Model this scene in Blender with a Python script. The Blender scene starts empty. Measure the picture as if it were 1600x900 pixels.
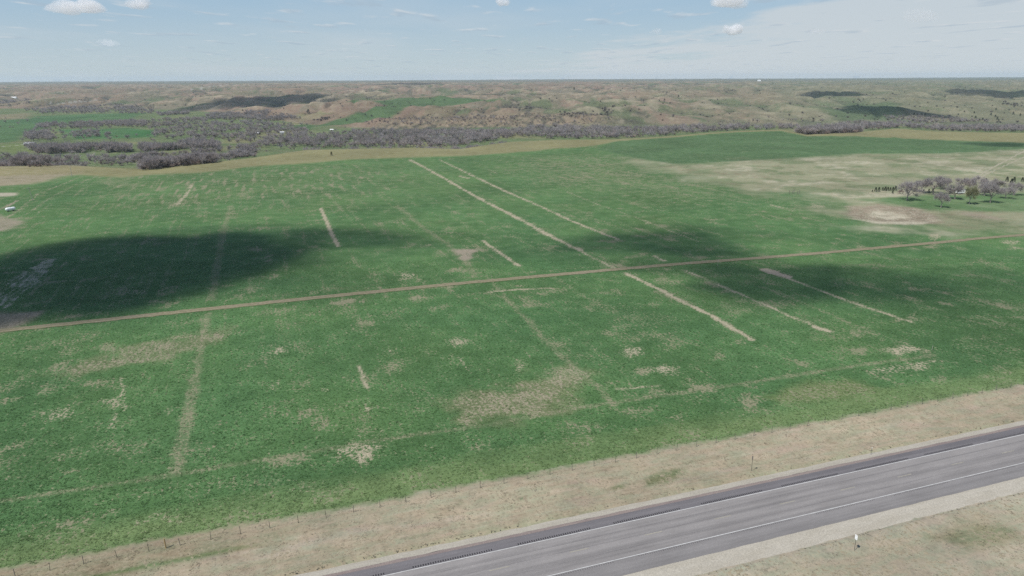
import bpy, math, random
import numpy as np
from mathutils import Vector

# ------------------------------------------------------------------ camera, sky, sun, exposure
scn = bpy.context.scene
COL = scn.collection
H = 66.0                                   # drone height over the field
F = 1066.0                                 # focal length in pixels of the 1600 px wide photograph
PITCH = math.atan((450 - 121) / F)
ROLL = math.radians(-0.25)
cam_d = bpy.data.cameras.new('camera'); cam = bpy.data.objects.new('camera', cam_d); COL.objects.link(cam)
cam_d.sensor_width = 36.0; cam_d.lens = 36.0 * F / 1600.0
cam_d.clip_start = 0.5; cam_d.clip_end = 60000
cam.location = (0, 0, H)
cam.rotation_mode = 'QUATERNION'
from mathutils import Quaternion
cam.rotation_quaternion = Quaternion((1, 0, 0), math.pi / 2 - PITCH) @ Quaternion((0, 0, 1), ROLL)
scn.camera = cam

SUN_EL = math.radians(57)
SH_AZ = math.radians(50)                   # shadows fall to the right and away (clockwise from +Y)
SHX, SHY = math.sin(SH_AZ), math.cos(SH_AZ)
sun_d = bpy.data.lights.new('sun', 'SUN'); sun = bpy.data.objects.new('sun', sun_d); COL.objects.link(sun)
sun_d.energy = 3.6; sun_d.angle = math.radians(0.53); sun_d.color = (1.0, 0.96, 0.9)
light_dir = Vector((SHX * math.cos(SUN_EL), SHY * math.cos(SUN_EL), -math.sin(SUN_EL)))
sun.rotation_mode = 'QUATERNION'; sun.rotation_quaternion = light_dir.to_track_quat('-Z', 'Y')
sun.location = (-200, -200, 300)

world = bpy.data.worlds.new('World'); scn.world = world; world.use_nodes = True
def build_world():
    nt = world.node_tree; N = nt.nodes; L = nt.links; N.clear()
    out = N.new('ShaderNodeOutputWorld'); bg = N.new('ShaderNodeBackground'); L.new(bg.outputs[0], out.inputs[0])
    bg.inputs[1].default_value = 0.085
    sky = N.new('ShaderNodeTexSky'); sky.sky_type = 'NISHITA'; sky.sun_disc = False
    sky.sun_elevation = SUN_EL; sky.sun_rotation = math.atan2(-SHX, -SHY) % (2 * math.pi)
    sky.altitude = 700; sky.air_density = 1.0; sky.dust_density = 0.1; sky.ozone_density = 1.5
    tc = N.new('ShaderNodeTexCoord')
    sep = N.new('ShaderNodeSeparateXYZ'); L.new(tc.outputs['Generated'], sep.inputs[0])
    def m(op, a, b=None, c=None):
        n = N.new('ShaderNodeMath'); n.operation = op
        for i, x in enumerate((a, b, c)):
            if x is None: continue
            if isinstance(x, (int, float)): n.inputs[i].default_value = x
            else: L.new(x, n.inputs[i])
        return n.outputs[0]
    zz = m('ADD', m('MAXIMUM', sep.outputs[2], 0.0), 0.02)
    px = m('DIVIDE', sep.outputs[0], zz); py = m('DIVIDE', sep.outputs[1], zz)
    cmb = N.new('ShaderNodeCombineXYZ'); L.new(px, cmb.inputs[0]); L.new(py, cmb.inputs[1])
    def noise(scale, det, rough, off):
        mp = N.new('ShaderNodeMapping'); mp.inputs['Location'].default_value = off; mp.inputs['Scale'].default_value = (1.0, 0.45, 1.0); L.new(cmb.outputs[0], mp.inputs[0])
        n = N.new('ShaderNodeTexNoise'); n.inputs['Scale'].default_value = scale; n.inputs['Detail'].default_value = det
        n.inputs['Roughness'].default_value = rough; L.new(mp.outputs[0], n.inputs[0]); return n.outputs[0]
    def ramp(x, lo, hi):
        r = N.new('ShaderNodeMapRange'); r.interpolation_type = 'SMOOTHSTEP'
        r.inputs[1].default_value = lo; r.inputs[2].default_value = hi; L.new(x, r.inputs[0]); return r.outputs[0]
    def mix(f, a, b):
        n = N.new('ShaderNodeMix'); n.data_type = 'RGBA'
        L.new(f, n.inputs[0]) if not isinstance(f, float) else setattr(n.inputs[0], 'default_value', f)
        for i, x in ((6, a), (7, b)):
            if isinstance(x, tuple): n.inputs[i].default_value = (*x, 1)
            else: L.new(x, n.inputs[i])
        return n.outputs[2]
    # pale lower sky, a cirrus bank to the right, scattered fair-weather cloud (bright tops, grey bases)
    low = mix(ramp(sep.outputs[2], 0.0, 0.13), (4.0, 4.85, 5.4), (2.75, 4.15, 5.5))
    c0 = mix(m('MULTIPLY', m('SUBTRACT', 1.0, ramp(sep.outputs[2], 0.10, 0.6)), 0.9), sky.outputs[0], low)
    vn = m('MULTIPLY', m('SUBTRACT', noise(0.35, 5, 0.6, (1.5, 0.3, 0)), 0.5), 0.8)
    bank = ramp(m('ADD', m('SUBTRACT', sep.outputs[0], m('MULTIPLY', sep.outputs[2], 4.2)), vn), -0.03, 0.10)
    thin = ramp(noise(0.16, 4, 0.55, (4.2, 2.3, 0)), 0.46, 0.64)
    c1 = mix(m('MULTIPLY', m('MAXIMUM', bank, m('MULTIPLY', thin, 0.4)), 0.8), c0, (5.1, 5.55, 5.85))
    cu = ramp(noise(1.7, 5, 0.5, (3.1, 7.7, 0)), 0.56, 0.67)
    sh = noise(1.7, 5, 0.5, (3.1, 7.5, 0))
    ccol = mix(ramp(sh, 0.47, 0.62), (5.9, 6.1, 6.3), (3.3, 4.1, 4.9))
    c2 = mix(m('MULTIPLY', cu, 0.48), c1, ccol)
    L.new(c2, bg.inputs[0])
build_world()
vs = scn.view_settings
vs.view_transform = 'Standard'; vs.look = 'None'; vs.gamma = 1.0; vs.use_curve_mapping = False
vs.exposure = 0.45
scn.cycles.max_bounces = 10; scn.cycles.diffuse_bounces = 2; scn.cycles.volume_bounces = 8; scn.cycles.use_denoising = False; scn.cycles.sample_clamp_indirect = 0.7
scn.cycles.transparent_max_bounces = 16

random.seed(7); rng = np.random.default_rng(11)

# ------------------------------------------------------------------ helpers
CP, SP = math.cos(PITCH), math.sin(PITCH)
_perm = np.random.default_rng(3).permutation(512)
_perm = np.concatenate([_perm, _perm, _perm])
_gr = np.random.default_rng(5).uniform(0, 2 * np.pi, 512); _gx, _gy = np.cos(_gr), np.sin(_gr)
def pn(x, y, seed=0):
    """gradient noise, about -1..1"""
    x = np.asarray(x, float) + seed * 17.31; y = np.asarray(y, float) - seed * 9.77
    xi = np.floor(x).astype(np.int64); yi = np.floor(y).astype(np.int64); fx = x - xi; fy = y - yi
    ux = fx * fx * fx * (fx * (fx * 6 - 15) + 10); uy = fy * fy * fy * (fy * (fy * 6 - 15) + 10)
    def gdot(ix, iy, dx, dy):
        h = _perm[(_perm[ix & 511] + iy) & 511]; return _gx[h] * dx + _gy[h] * dy
    n00 = gdot(xi, yi, fx, fy); n10 = gdot(xi + 1, yi, fx - 1, fy)
    n01 = gdot(xi, yi + 1, fx, fy - 1); n11 = gdot(xi + 1, yi + 1, fx - 1, fy - 1)
    return 1.5 * ((n00 * (1 - ux) + n10 * ux) * (1 - uy) + (n01 * (1 - ux) + n11 * ux) * uy)
def fbm(x, y, octs=4, seed=0, gain=.5):
    s = 0; a = 1; t = 0
    for o in range(octs):
        s = s + a * pn(x * 2 ** o, y * 2 ** o, seed + o * 3); t += a; a *= gain
    return s / t
def sstep(lo, hi, x):
    t = np.clip((np.asarray(x, float) - lo) / (hi - lo), 0, 1); return t * t * (3 - 2 * t)
def zscore(p):
    # share of ground left uncovered -> threshold on a unit normal
    p = np.clip(p, .004, .996); q = 1 - p
    return 4.91 * (q ** .14 - (1 - q) ** .14)
def lin(r, g, b):
    c = np.array([r, g, b], float) / 255
    return np.where(c <= .04045, c / 12.92, ((c + .055) / 1.055) ** 2.4)

# ------------------------------------------------------------------ shape of the land
AC = lambda u: (np.asarray(u, float) - 800) / F / 1.02     # azimuth slope X/Y of a photo column
_ca = AC([-300, 0, 100, 215, 330, 400, 480, 640, 720, 800, 870, 960, 1050, 1150, 1220, 1262, 1340, 1400, 1460, 1600, 1900])
_cv = np.array([262, 262, 260, 267, 255, 247, 235, 232, 234, 222, 219, 219, 213, 205, 203, 211, 207, 201, 206, 208, 208.])
_cu = _ca * 1.02 * F + 800
_cd = H / np.tan(PITCH - np.arctan((450 - (_cv + np.tan(math.radians(.25)) * (_cu - 800))) / F))
_fa = AC([-300, 0, 300, 400, 500, 600, 800, 1000, 1200, 1600, 1900])
_fd = np.array([2500, 2400, 2200, 1750, 1450, 1330, 1380, 1420, 1380, 1350, 1350.])
ZF = -28.0
def ridge(X, Y):
    wx = X + 120 * pn(X / 700, Y / 700, 8); wy = Y + 160 * pn(X / 700, Y / 700, 7)
    r = 1 - np.abs(fbm(wx / 620, wy / 900, 3, 9)) * 1.9
    r2 = 1 - np.abs(fbm(wx / 230, wy / 330, 2, 12)) * 1.9
    return .68 * r + .32 * r2
def gully(X, Y):
    """0..1, branching draws cut into the hills"""
    wx = X + 60 * pn(X / 240, Y / 240, 18); wy = Y + 80 * pn(X / 240, Y / 240, 19)
    return np.maximum(sstep(.13, .0, np.abs(fbm(wx / 330, wy / 620, 3, 13))), .7 * sstep(.10, .0, np.abs(fbm(wx / 150, wy / 300, 2, 15))))
def zland(X, Y):
    X = np.asarray(X, float); Y = np.asarray(Y, float)
    A = X / np.maximum(Y, 60)
    cr = np.interp(A, _ca, _cd); ft = np.interp(A, _fa, _fd)
    W = 150.0
    t = sstep(0, 1, (Y - cr) / W)
    # plateau: gently rolling, dead level by the highway
    z = .35 * pn(X / 90, Y / 90, 1) * sstep(140, 260, Y) * (1 - t)
    z = z + ZF * t + t * 1.5 * pn(X / 160, Y / 160, 4)
    e = np.maximum(Y - ft, 0)
    z = z + 47 * (1 - np.exp(-e / 1900.))
    ramp = sstep(0, 330, e)
    rid = ridge(X, Y)
    far = 1 - .7 * sstep(3500, 9000, Y)
    z = z + ramp * far * (42 * (rid - .55) + 8 * fbm(X / 170, Y / 220, 3, 21))
    z = z - ramp * far * 9 * gully(X, Y)
    bl = sstep(-.28, -.12, A) * (1 - sstep(.12, .3, A))
    z = z + bl * sstep(0, 140, e) * np.exp(-e / 800.) * (12 + 6 * pn(X / 130, Y / 130, 31))
    z = z + 7 * sstep(9000, 12000, Y) * pn(X / 3500, Y / 6000, 40)
    return z
def rays(u, v):
    u = np.asarray(u, float); v = np.asarray(v, float)
    x = (u - 800) / F; y = -(v - 450) / F
    c, s = math.cos(ROLL), math.sin(ROLL); x, y = c * x - s * y, s * x + c * y
    return x, CP + y * SP, -SP + y * CP
_ts = np.concatenate([np.linspace(50, 900, 260), np.geomspace(905, 15500, 420)])
def at(u, v):
    """where the sight line of a photo point meets the land: X, Y, Z"""
    u = np.atleast_1d(np.asarray(u, float)); v = np.atleast_1d(np.asarray(v, float))
    dx, dy, dz = rays(u, v); ax = dx / dy; az = dz / dy
    Yt = _ts[None, :]; Xt = ax[:, None] * Yt; Zr = H + az[:, None] * Yt
    below = Zr < zland(Xt, np.broadcast_to(Yt, Xt.shape))
    k = np.where(below.any(1), below.argmax(1), len(_ts) - 1); k = np.maximum(k, 1)
    lo = _ts[k - 1]; hi = _ts[k]
    for _ in range(12):
        mid = (lo + hi) / 2; b = H + az * mid < zland(ax * mid, mid)
        hi = np.where(b, mid, hi); lo = np.where(b, lo, mid)
    X = ax * hi; return X, hi, zland(X, hi)
def pts(lst):
    a = np.array(lst, float); X, Y, Z = at(a[:, 0], a[:, 1]); return np.stack([X, Y], 1)
def pt3(u, v):
    X, Y, Z = at(u, v); return Vector((float(X[0]), float(Y[0]), float(Z[0])))

def mesh_np(name, V, Fq, mats=(), smooth=False, attrs=None):
    """mesh from numpy arrays; Fq is (n,3) or (n,4)"""
    me = bpy.data.meshes.new(name); V = np.asarray(V, np.float32); Fq = np.asarray(Fq, np.int32)
    k = Fq.shape[1]
    me.vertices.add(len(V)); me.vertices.foreach_set('co', V.ravel())
    me.loops.add(Fq.size); me.loops.foreach_set('vertex_index', Fq.ravel())
    me.polygons.add(len(Fq)); me.polygons.foreach_set('loop_start', np.arange(0, Fq.size, k, dtype=np.int32))
    me.polygons.foreach_set('use_smooth', np.full(len(Fq), smooth))
    for nm, a in (attrs or {}).items():
        a = np.asarray(a, np.float32)
        if a.ndim == 1:
            at_ = me.attributes.new(nm, 'FLOAT', 'POINT'); at_.data.foreach_set('value', a)
        else:
            if a.shape[1] == 3: a = np.concatenate([a, np.ones((len(a), 1), np.float32)], 1)
            at_ = me.attributes.new(nm, 'FLOAT_COLOR', 'POINT'); at_.data.foreach_set('color', a.ravel())
    for m_ in mats: me.materials.append(m_)
    me.update(calc_edges=True); me.validate()
    return me
def link(name, me, parent=None):
    o = bpy.data.objects.new(name, me); COL.objects.link(o)
    if parent: o.parent = parent
    return o
def empty(name, loc=(0, 0, 0), rz=0):
    o = bpy.data.objects.new(name, None); COL.objects.link(o); o.location = loc; o.rotation_euler = (0, 0, rz)
    o.empty_display_size = .3; return o
def tag(o, label=None, cat=None, group=None, kind=None):
    if label: o['label'] = label
    if cat: o['category'] = cat
    if group: o['group'] = group
    if kind: o['kind'] = kind
    return o
class MB:
    """collects boxes, tubes, prisms into one mesh"""
    def __init__(s): s.v = []; s.f = []
    def add(s, vs, fs):
        n = len(s.v); s.v += [tuple(map(float, q)) for q in vs]; s.f += [tuple(i + n for i in q) for q in fs]; return s
    def box(s, c, d, rz=0):
        x, y, z = c; a, b, h = d[0] / 2, d[1] / 2, d[2] / 2; cs, sn = math.cos(rz), math.sin(rz)
        V = [(x + i * a * cs - j * b * sn, y + i * a * sn + j * b * cs, z + k * h) for i in (-1, 1) for j in (-1, 1) for k in (-1, 1)]
        return s.add(V, [(0, 1, 3, 2), (4, 6, 7, 5), (0, 4, 5, 1), (2, 3, 7, 6), (0, 2, 6, 4), (1, 5, 7, 3)])
    def tube(s, p, q, r0, r1=None, n=6, caps=True):
        r1 = r0 if r1 is None else r1; p = Vector(p); q = Vector(q); d = (q - p).normalized()
        a = d.orthogonal().normalized(); b = d.cross(a); V = []
        for o, r in ((p, r0), (q, r1)):
            for i in range(n):
                t = 2 * math.pi * i / n; V.append(o + (a * math.cos(t) + b * math.sin(t)) * r)
        fs = [(i, (i + 1) % n, n + (i + 1) % n, n + i) for i in range(n)]
        if caps: fs += [tuple(range(n))[::-1], tuple(range(n, 2 * n))]
        return s.add(V, fs)
    def mesh(s, name, mat, smooth=False):
        me = bpy.data.meshes.new(name); me.from_pydata(s.v, [], s.f); me.materials.append(mat)
        if smooth: me.polygons.foreach_set('use_smooth', np.full(len(me.polygons), True))
        me.update(); return me
    def build(s, name, mat, parent=None, smooth=False): return link(name, s.mesh(name, mat, smooth), parent)

# ------------------------------------------------------------------ materials
def nodes(name, rough=.9, spec=.15):
    m = bpy.data.materials.new(name); m.use_nodes = True; nt = m.node_tree
    b = nt.nodes['Principled BSDF']; b.inputs['Roughness'].default_value = rough
    b.inputs['Specular IOR Level'].default_value = spec
    return m, nt, nt.nodes, nt.links, b
def n_math(N, L, op, a, b=None, c=None, clamp=False):
    n = N.new('ShaderNodeMath'); n.operation = op; n.use_clamp = clamp
    for i, x in enumerate((a, b, c)):
        if x is None: continue
        if isinstance(x, (int, float)): n.inputs[i].default_value = x
        else: L.new(x, n.inputs[i])
    return n.outputs[0]
def n_noise(N, L, vec, scale, det=3, rough=.55, stretch=None, rot=0):
    if stretch or rot:
        mr = N.new('ShaderNodeMapping'); mr.inputs['Rotation'].default_value = (0, 0, rot); L.new(vec, mr.inputs[0])
        mp = N.new('ShaderNodeMapping'); mp.inputs['Scale'].default_value = stretch or (1, 1, 1); L.new(mr.outputs[0], mp.inputs[0]); vec = mp.outputs[0]
    n = N.new('ShaderNodeTexNoise'); n.inputs['Scale'].default_value = scale; n.inputs['Detail'].default_value = det
    n.inputs['Roughness'].default_value = rough; L.new(vec, n.inputs[0]); return n.outputs[0]
def n_ramp(N, L, x, lo, hi, a=0., b=1., smooth=True):
    r = N.new('ShaderNodeMapRange'); r.interpolation_type = 'SMOOTHSTEP' if smooth else 'LINEAR'
    for i, q in ((1, lo), (2, hi), (3, a), (4, b)):
        if isinstance(q, (int, float)): r.inputs[i].default_value = q
        else: L.new(q, r.inputs[i])
    L.new(x, r.inputs[0]); return r.outputs[0]
def n_mix(N, L, f, a, b, blend='MIX'):
    n = N.new('ShaderNodeMix'); n.data_type = 'RGBA'; n.blend_type = blend
    if isinstance(f, (int, float)): n.inputs[0].default_value = f
    else: L.new(f, n.inputs[0])
    for i, x in ((6, a), (7, b)):
        if isinstance(x, (tuple, list, np.ndarray)): n.inputs[i].default_value = (*[float(t) for t in x[:3]], 1)
        else: L.new(x, n.inputs[i])
    return n.outputs[2]
def n_vscale(N, L, col, f):
    n = N.new('ShaderNodeVectorMath'); n.operation = 'SCALE'; L.new(col, n.inputs[0]); L.new(f, n.inputs['Scale']); return n.outputs[0]
def n_bump(N, L, b, h, strength, dist):
    n = N.new('ShaderNodeBump'); n.inputs['Strength'].default_value = strength; n.inputs['Distance'].default_value = dist
    L.new(h, n.inputs['Height']); L.new(n.outputs[0], b.inputs['Normal'])

ROAD_RZ = math.atan2(.31253, .94991)
def ground_material():
    m, nt, N, L, b = nodes('ground_cover', .95, .05)
    g = N.new('ShaderNodeNewGeometry'); P = g.outputs['Position']
    ca = N.new('ShaderNodeAttribute'); ca.attribute_name = 'cover'
    ba = N.new('ShaderNodeAttribute'); ba.attribute_name = 'bare'
    ra = N.new('ShaderNodeAttribute'); ra.attribute_name = 'rough_grass'
    sa = N.new('ShaderNodeAttribute'); sa.attribute_name = 'straw'
    fine = n_noise(N, L, P, 1.5, 4, .7)
    mid = n_noise(N, L, P, .16, 3, .55)
    big = n_noise(N, L, P, .02, 3, .5)
    streak = n_noise(N, L, P, .8, 4, .6, (.3, 1.7, 1), math.radians(68.8))
    tex = n_math(N, L, 'ADD', n_math(N, L, 'MULTIPLY', fine, .7), n_math(N, L, 'MULTIPLY', streak, .3))
    # lightness variation of the cover itself
    v1 = n_ramp(N, L, fine, .3, .7, .78, 1.22, False)
    v2 = n_ramp(N, L, mid, .3, .7, .86, 1.14, False)
    v3 = n_ramp(N, L, big, .3, .7, .84, 1.16, False)
    c = n_vscale(N, L, ca.outputs['Color'], n_math(N, L, 'MULTIPLY', v1, n_math(N, L, 'MULTIPLY', v2, v3)))
    # dry grass: grey-green / straw / pinkish mottling
    hue = n_noise(N, L, P, .45, 4, .6, (.5, 1.3, 1), -ROAD_RZ)
    dry = n_mix(N, L, n_ramp(N, L, hue, .36, .64), (.90, .98, .90), (1.06, 1.0, .96))
    dryc = n_mix(N, L, 1., c, dry, 'MULTIPLY')
    c = n_mix(N, L, ra.outputs['Fac'], c, dryc)
    # straw and soil showing through the crop ('bare' holds the normal score of the uncovered share)
    tt = n_math(N, L, 'ADD', n_math(N, L, 'MULTIPLY', tex, .8), n_math(N, L, 'MULTIPLY', mid, .2))
    zs = n_math(N, L, 'DIVIDE', n_math(N, L, 'SUBTRACT', tt, .5), .068)
    s = n_ramp(N, L, n_math(N, L, 'SUBTRACT', zs, ba.outputs['Fac']), -.5, .6)
    strawv = n_vscale(N, L, sa.outputs['Color'], n_ramp(N, L, n_noise(N, L, P, 2.3, 2), .3, .7, .75, 1.25, False))
    c = n_mix(N, L, s, c, strawv)
    L.new(c, b.inputs['Base Color'])
    n_bump(N, L, b, tex, .35, .14)
    return m
MAT_GROUND = ground_material()

def simple(name, rgb, var=.2, scale=3., rough=.85, spec=.2, bump=0.):
    m, nt, N, L, b = nodes(name, rough, spec)
    g = N.new('ShaderNodeNewGeometry'); f = n_noise(N, L, g.outputs['Position'], scale, 4, .6)
    c = n_mix(N, L, n_ramp(N, L, f, .3, .7, 0, 1, False), [x * (1 - var) for x in rgb], [x * (1 + var) for x in rgb])
    L.new(c, b.inputs['Base Color'])
    if bump: n_bump(N, L, b, f, bump, .03)
    return m
def tinted(name, rgb, var=.25, thin=False):
    """colour varies from object to object"""
    m, nt, N, L, b = nodes(name, .9, .1)
    oi = N.new('ShaderNodeObjectInfo')
    g = N.new('ShaderNodeNewGeometry'); f = n_noise(N, L, g.outputs['Position'], .5, 2)
    t = n_math(N, L, 'ADD', n_math(N, L, 'MULTIPLY', oi.outputs['Random'], .6), n_math(N, L, 'MULTIPLY', f, .4))
    c = n_mix(N, L, t, [x * (1 - var) for x in rgb], [x * (1 + var) for x in rgb])
    L.new(c, b.inputs['Base Color'])
    if thin: see_through(nt, N, L, b, c)
    return m
def see_through(nt, N, L, b, c):
    # translucency added so fine twigs and blades shade themselves less darkly
    tr = N.new('ShaderNodeBsdfTranslucent'); L.new(c, tr.inputs[0]); mx = N.new('ShaderNodeMixShader'); mx.inputs[0].default_value = .42
    L.new(b.outputs[0], mx.inputs[1]); L.new(tr.outputs[0], mx.inputs[2]); L.new(mx.outputs[0], N['Material Output'].inputs[0])
def attr_mat(name, rough=.9):
    m, nt, N, L, b = nodes(name, rough, .1)
    a = N.new('ShaderNodeAttribute'); a.attribute_name = 'cover'; L.new(a.outputs['Color'], b.inputs['Base Color']); see_through(nt, N, L, b, a.outputs['Color']); return m
M_BARK = tinted('bark', (.27, .235, .22), .25)
M_TWIG = tinted('twigs', (.365, .328, .318), .18, True)
M_TWIG_DARK = tinted('dark_twigs', (.325, .288, .275), .2, True)
M_TWIG_GREEN = tinted('budding_twigs', (.25, .25, .145), .2, True)
M_CEDAR = tinted('cedar_needles', (.045, .06, .038), .3)
M_SHRUB = tinted('shrub_twigs', (.31, .245, .215), .25, True)
M_FOLI = attr_mat('cover_leaves')
M_STEEL = simple('post_steel', (.05, .055, .05), .3, 8, .6, .4)
M_WOOD = simple('post_wood', (.33, .24, .12), .3, 6, .9)
M_GREYWOOD = simple('weathered_wood', (.15, .135, .12), .3, 5, .9)
M_PALEWOOD = simple('pale_pole_wood', (.36, .34, .29), .2, 5, .9)
M_WIRE = simple('fence_wire', (.22, .22, .21), .1, 5, .5, .4)
M_WHITE = simple('white_paint', (.78, .79, .78), .06, 2, .45, .4)
M_BLACK = simple('dark_rubber', (.02, .02, .02), .2, 5, .8)
M_GLASS = simple('window_glass', (.05, .06, .07), .1, 2, .15, .5)
M_GREYROOF = simple('metal_roof', (.42, .42, .43), .12, .6, .5, .4)
M_BROWNROOF = simple('dark_shingles', (.08, .075, .075), .2, 1.5, .9)
M_BARN = simple('barn_boards', (.10, .085, .08), .25, 1., .9)
M_CREAM = simple('cream_siding', (.62, .60, .55), .08, 1., .8)
M_ALU = simple('sign_aluminium', (.66, .66, .64), .08, 3, .4, .5)
M_SIGNGREEN = simple('sign_green', (.02, .10, .05), .1, 3, .5)
M_REFL = simple('reflector', (.75, .75, .7), .05, 4, .3, .5)

# ------------------------------------------------------------------ highway frame: s along, t across (0 = far edge line)
RO = np.array([-17.082, 78.910]); RD = np.array([.949908, .312531]); RN = np.array([-.312531, .949908])
def road(s, t, z=0.):
    p = RO + RD * s + RN * t; return (float(p[0]), float(p[1]), z)
def road_st(X, Y):
    dx = X - RO[0]; dy = Y - RO[1]; return dx * RD[0] + dy * RD[1], dx * RN[0] + dy * RN[1]

# ------------------------------------------------------------------ ground sheet
def build_ground():
    # depth rows: dense enough for the eye from the drone, coarse behind it
    v = np.arange(945., 208., -1.45)
    Yn = H / np.tan(PITCH - np.arctan((450 - v) / F))
    rows = np.concatenate([np.linspace(-260, 58, 16), Yn[Yn > 62], np.geomspace(Yn[-1] * 1.008, 15500, 300)])
    nc = 820
    tcol = np.linspace(-1, 1, nc)
    YY = np.repeat(rows[:, None], nc, 1)
    XX = tcol[None, :] * (np.maximum(rows, 0) * .93 + 120)[:, None]
    X = XX.ravel(); Y = YY.ravel(); Z = zland(X, Y)
    s, t = road_st(X, Y)
    n = len(X)
    A = X / np.maximum(Y, 60)
    crest = np.interp(A, _ca, _cd); foot = np.interp(A, _fa, _fd)
    # the land drops a little under the carriageway, a shallow ditch each side of it
    under = sstep(5.2, 4.2, t) * sstep(-14.2, -13.2, t)
    Z = Z - .25 * under
    ditch = np.exp(-((t - 9.5) / 3.2) ** 2) + np.exp(-((t + 18) / 3) ** 2)
    Z = Z - .45 * ditch
    Z = Z + .05 * fbm(X / 2.2, Y / 2.2, 3, 60) * (1 - under) * (Y < 400)

    def seg_dist(P, jit=0.):
        """distance to a polyline and position along it, near points only"""
        P = np.asarray(P); d = np.full(n, 1e9)
        lo = P.min(0) - 25; hi = P.max(0) + 25
        k = np.nonzero((X > lo[0]) & (X < hi[0]) & (Y > lo[1]) & (Y < hi[1]))[0]
        if len(k) == 0: return k, d[k], d[k]
        x, y = X[k], Y[k]
        if jit: x = x + jit * pn(X[k] / 6, Y[k] / 6, 71); y = y + jit * pn(X[k] / 6, Y[k] / 6, 72)
        best = np.full(len(k), 1e9); along = np.zeros(len(k)); acc = 0.
        for p, q in zip(P[:-1], P[1:]):
            e = q - p; l2 = e @ e; tt = np.clip(((x - p[0]) * e[0] + (y - p[1]) * e[1]) / l2, 0, 1)
            dd = np.hypot(x - p[0] - tt * e[0], y - p[1] - tt * e[1]); mk = dd < best
            best = np.where(mk, dd, best); along = np.where(mk, acc + tt * math.sqrt(l2), along); acc += math.sqrt(l2)
        return k, best, along
    def inside(P, warp=0., wl=20., grow=60):
        """signed distance to a polygon (positive inside), near points only"""
        P = np.asarray(P); lo = P.min(0) - grow; hi = P.max(0) + grow
        k = np.nonzero((X > lo[0]) & (X < hi[0]) & (Y > lo[1]) & (Y < hi[1]))[0]
        x, y = X[k], Y[k]
        if warp:
            x = x + warp * fbm(X[k] / wl, Y[k] / wl, 3, 81); y = y + warp * fbm(X[k] / wl, Y[k] / wl, 3, 82)
        d = np.full(len(k), 1e9); ins = np.zeros(len(k), bool)
        for p, q in zip(P, np.roll(P, -1, 0)):
            e = q - p; l2 = max(e @ e, 1e-9); tt = np.clip(((x - p[0]) * e[0] + (y - p[1]) * e[1]) / l2, 0, 1)
            d = np.minimum(d, np.hypot(x - p[0] - tt * e[0], y - p[1] - tt * e[1]))
            c = (p[1] > y) != (q[1] > y)
            ins ^= c & (x < (q[0] - p[0]) * (y - p[1]) / (q[1] - p[1] + 1e-12) + p[0])
        return k, np.where(ins, d, -d)

    cover = np.zeros((n, 3)); bare = np.zeros(n); rough = np.zeros(n); straw = np.zeros((n, 3))
    def blend(k, w, col):
        cover[k] = cover[k] * (1 - w[:, None]) + np.asarray(col) * w[:, None]
    ALL = np.arange(n)
    GREEN = np.array([.060, .127, .050]); GREEN2 = np.array([.081, .149, .054]); YG = np.array([.132, .188, .078])
    TAN = np.array([.265, .225, .165]); PALE = np.array([.33, .30, .23]); GREY = np.array([.245, .210, .160])
    PINK = np.array([.255, .205, .165]); RED = np.array([.215, .150, .115]); DRYG = np.array([.15, .165, .095])
    STRAW = np.array([.195, .19, .12])
    straw[:] = STRAW
    # --- crop
    f1 = fbm(X / 55, Y / 55, 3, 1); f2 = fbm(X / 14, Y / 14, 3, 2)
    blend(ALL, np.ones(n), GREEN)
    blend(ALL, np.clip(.35 + .8 * f1, 0, 1), GREEN2)
    far_g = sstep(230, 520, Y)
    blend(ALL, .45 * far_g, np.array([.090, .148, .060]))
    spots = sstep(.30, .75, fbm(X / 26, Y / 26, 4, 5)) * .32 + sstep(.1, .6, f2) * .18
    spots = spots + .30 * sstep(.12, .45, fbm(X / 9, Y / 9, 3, 6, .6)) * sstep(-.25, .25, fbm(X / 60, Y / 60, 2, 8))
    blend(ALL, sstep(.05, .45, fbm(X / 38, Y / 38, 3, 7)) * .35, np.array([.058, .122, .050]))
    bare[:] = .12 + 1.5 * spots * (1 - .55 * sstep(260, 420, Y)) + .05 * f1
    rows_ = pn((X * .93 + Y * .36) / 1.9, (X * .36 - Y * .93) / 60., 16)
    bare[:] += .24 * sstep(.2, .6, rows_) * sstep(80, 240, Y)
    # drill-row streaks in the far left of the field
    k, d = inside(pts([(150, 275), (400, 262), (560, 255), (640, 270), (600, 310), (450, 325), (250, 330), (120, 330)]), 12, 40)
    rowp = pn((X[k] * .93 + Y[k] * .36) / 2.4, (X[k] * .36 - Y[k] * .93) / 22., 14)
    bare[k] += sstep(-25, 40, d) * (.08 + .52 * sstep(.15, .6, rowp))
    k, d = inside(pts([(790, 245), (960, 240), (1060, 270), (1190, 300), (1230, 325), (1100, 318), (950, 300), (800, 285)]), 12, 40)
    rowp = pn((X[k] * .93 + Y[k] * .36) / 3.4, (X[k] * .36 - Y[k] * .93) / 30., 15)
    bare[k] += sstep(-25, 40, d) * (.16 + .26 * sstep(-.1, .6, rowp))

    def strip(P, w, a, jit=.6, col=None, gaps=0., solid=0.):
        if solid > .3 and a < .96: solid *= .6
        P = pts(P); k, d, al = seg_dist(P, jit)
        ww = w * .82 * (1 + .5 * fbm(al / 6, al * 0 + w, 3, 90)); d = d + min(.5, w * .2) * fbm(X[k] / 1.6, Y[k] / 1.6, 2, 95)
        m = sstep(ww * .5 + .55, ww * .5 - .45, d)
        if gaps: m = m * (1 - gaps * sstep(.0, .5, pn(al / 7, al * 0 + 3.3, 91)))
        bare[k] = np.maximum(bare[k], m * a)
        if solid: blend(k, m * solid, STRAW if col is None else col)
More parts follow.
